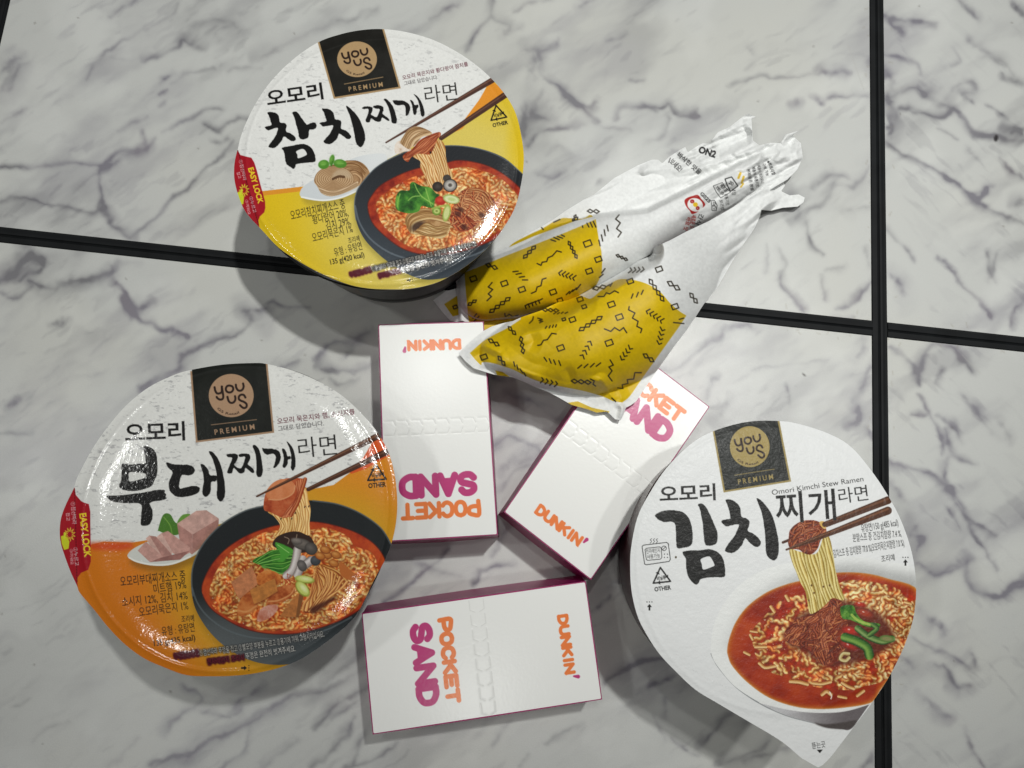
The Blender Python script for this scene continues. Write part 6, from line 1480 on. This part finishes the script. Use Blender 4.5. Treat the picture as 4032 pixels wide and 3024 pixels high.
def bag_lower():
    out = np.vstack([P_([(213,1180),(300,1092),(400,1010),(470,972),(560,945),(640,928),(700,900),(860,845),(1000,778),(1140,695),(1300,600),(1480,495),(1600,415),(1690,380)]),
        Q_([(720,1225),(860,1163),(1000,1088),(1200,995),(1400,880),(1560,775),(1690,672),(1745,635),(1795,618),(1850,655),(1858,690),(1826,735),(1850,748),(1900,772),(1980,765),(2032,792),(2022,832),(1970,870),(1840,880),(1740,905),(1655,898),(1640,960),(1600,1050),(1560,1112),(1480,1222),(1400,1350),(1280,1560)]),
        P_([(2145,792),(2080,892),(2000,1010),(1900,1140),(1850,1212),(1780,1308),(1690,1440),(1610,1560),(1570,1590),(1530,1610),(1512,1660),(1490,1708),(1445,1702),(1411,1669),(1380,1640),(1300,1650),(1222,1622),(1100,1588),(1000,1530),(920,1488),(820,1450),(740,1412),(640,1372),(500,1352),(430,1332),(330,1300),(260,1240)])])
    cv = Canvas(out[:, 0].min()-12, out[:, 1].min()-12, out[:, 0].max()+12, out[:, 1].max()+12, 2.0, base=BAGW, seed=15)
    cv.poly(P_([(1050,1575),(1150,1560),(1260,1610),(1400,1640),(1380,1670),(1220,1640)]), YEL*.95); cv.poly(P_([(500,1318),(560,1330),(620,1372),(520,1368)]), YEL*.95)
    cv.poly(np.vstack([cr(P_([(300,1180),(400,1092),(480,1042),(600,980),(700,915)]), 4), P_([(700,860),(860,800),(1000,740),(1130,690),(1140,716)]), cr(P_([(1140,716),(1200,738),(1255,750),(1330,690),(1400,640),(1470,602),(1560,600),(1680,630),(1790,690),(1880,790),(1950,850),(2005,885)]), 5),
        cr(P_([(2005,885),(1950,970),(1850,1110),(1750,1250),(1650,1390),(1560,1520),(1500,1570)]), 4), cr(P_([(1430,1560),(1340,1520),(1200,1480),(1050,1450),(900,1420),(780,1380),(660,1320),(580,1290),(480,1260),(400,1252),(388,1275),(340,1230)]), 4)]), YEL)
    patterns(cv, P_, [(1415,797,18), (1478,897,18), (1108,917,16), (1397,1100,19), (1015,1140,18), (1915,815,17), (1563,615,16), (1790,520,17), (410,1212,17), (1168,757,15), (1200,815,12), (1040,915,9)],
        [((1712,598),(1828,772),4), ((1855,618),(1955,682),2), ((2032,708),(2092,788),2), ((1160,1005),(1342,892),4), ((602,972),(662,1035),2), ((445,1072),(532,1122),2), ((700,1050),(722,1185),3), ((522,1205),(578,1278),2), ((1665,1188),(1750,1248),2), ((1098,1400),(1255,1412),3), ((872,838),(1000,846),3), ((1268,675),(1375,655),2)],
        [[(1310,735),(1355,735),(1375,705),(1400,715),(1440,690),(1470,705)], [(1555,815),(1550,840),(1600,865),(1580,905),(1625,930),(1615,970),(1655,990),(1645,1020)], [(1360,990),(1410,1010),(1440,980),(1480,1005),(1510,980),(1535,1020)], [(980,1030),(945,1025),(910,1075),(880,1080),(860,1115),(835,1120)],
         [(1405,1235),(1430,1275),(1395,1290),(1420,1320),(1390,1360),(1420,1400)], [(1650,1335),(1600,1335),(1590,1385),(1540,1390),(1545,1420),(1500,1430),(1505,1460),(1465,1455)], [(1250,1385),(1280,1400),(1270,1425),(1290,1440)], [(835,905),(870,915),(845,925),(875,930),(850,942)], [(800,895),(795,920),(770,945)]],
        [(1572,748,1585,715), (1612,738,1627,702), (1650,718,1665,686), (885,1215,905,1245), (925,1225,940,1260), (960,1235,975,1270), (1000,1240,1015,1278), (1150,1300,1180,1275), (1200,1295,1230,1268), (1250,1290,1280,1262), (1295,1285,1330,1258), (645,1250,655,1285), (670,1275,680,1310), (695,1305,715,1335), (725,1335,740,1360),
         (895,985,905,970), (925,982,933,965), (950,978,958,960), (975,975,982,957), (1418,1535,1448,1562), (960,872,975,862), (990,872,1005,862), (1020,868,1035,858), (1050,868,1070,858), (1905,940,1985,948), (1950,915,1985,905), (1385,650,1405,640), (1405,655,1420,630)],
        [((1690,850),(1800,925),5,200), ((1815,1005),(1790,1112),4,110), ((1250,1088),(1190,1195),4,-60), ((1560,1150),(1495,1235),4,120), ((880,1392),(990,1422),4,5), ((1575,528),(1672,522),4,10)])
    fibre(cv, None, 4)
    # what the bag lies on: two boxes on the left, the table on the right
    tt = smooth(2880, 2350, cv.X+.25*(cv.Y-1200))
    base_ = .004+.0355*smooth(3020, 2600, cv.X-.22*(cv.Y-1300))
    Z = axis_height(cv, np.vstack([P_([(520,1170),(900,1120),(1250,1060),(1500,900),(1750,660)]), Q_([(1000,1230),(1350,990),(1650,800)])]), [70, 165, 225, 250, 230, 165, 120, 60], [.008, .022, .030, .032, .030, .020, .012, .005], .7)
    Z = base_+Z
    seam = cv.field(cr(P_([(560,945),(700,900),(860,845),(1000,778),(1140,695),(1300,600),(1480,495),(1600,415),(1690,380)]), 4), 74)
    D, S, T, (r0, r1, c0, c1) = seam; q = smooth(0, 1, -D*cv.st/70)*smooth(.02, .2, T); tg = (.0055+.020*smooth(2420, 2080, cv.X))[r0:r1, c0:c1]; Z[r0:r1, c0:c1] = Z[r0:r1, c0:c1]*(1-q)+np.minimum(tg, Z[r0:r1, c0:c1])*q
    ed = smooth(2760, 2950, cv.X+.2*(800-cv.Y))
    Z += ed*(crumple(cv, 25, 36, -.6, 4.5)-.25)*.005+(1-ed)*(crumple(cv, 29, 100, -.5, 3)-.2)*.0014
    for (p, w, h) in (([(300,1180),(400,1120),(480,1150),(540,1180)], 14, .005), ([(540,1180),(620,1250),(740,1330),(900,1380)], 26, .006), ([(540,1180),(560,1240),(580,1290)], 14, .004), ([(620,1000),(700,1040),(780,1000),(900,960)], 26, .005),
        ([(700,930),(820,900),(960,870),(1060,830)], 26, .006), ([(760,1000),(800,1090),(760,1170)], 22, -.004), ([(1290,1420),(1340,1390),(1400,1500),(1450,1560)], 16, .005), ([(1400,1400),(1480,1500),(1500,1570)], 22, .004), ([(1340,1430),(1300,1400),(1230,1400)], 12, .003),
        ([(1100,1420),(1080,1350),(1050,1300)], 18, -.003), ([(400,1265),(540,1270),(700,1350),(1000,1450),(1380,1540)], 16, .0035), ([(380,1300),(560,1340),(760,1400)], 14, -.004), ([(1000,760),(1130,700),(1230,780),(1150,860)], 22, -.004),
        ([(1470,1580),(1500,1620),(1480,1700)], 10, .005), ([(1560,600),(1640,420),(1700,385)], 22, .004), ([(860,840),(930,800),(1000,830),(1100,790)], 16, .004), ([(1140,900),(1000,1000),(900,1100)], 30, .0025)):
        crease(cv, Z, P_(p), w, h)
    for (p, w, h) in (([(1400,880),(1600,760),(1740,650)], 16, .004), ([(1500,900),(1650,830),(1840,740)], 16, .005), ([(1640,900),(1760,830),(2000,790)], 16, .006), ([(1700,700),(1760,760),(1840,740)], 12, .004), ([(1460,960),(1380,1120),(1360,1260)], 22, .003), ([(1180,1000),(900,1150),(660,1260)], 20, .003)):
        crease(cv, Z, Q_(p), w, h)
    # the loose tips lie down on the table
    tip = smooth(3000, 3110, cv.X); Z = Z*(1-tip)+(.004+.003*crumple(cv, 31, 50, -.3, 1.5))*tip
    Z = np.maximum(blur(Z, 1), .002)
    o = sheet('paper_bag', cv, out, bag_zf(cv, Z), paper, thick=.0004, back=(.6, .6, .6), shell=True)
    tag_(o, 'yellow patterned paper bag resting on the sandwich boxes, white end fanning right', 'paper bag', 'greaseproof paper bags')
bag_upper()
bag_lower()
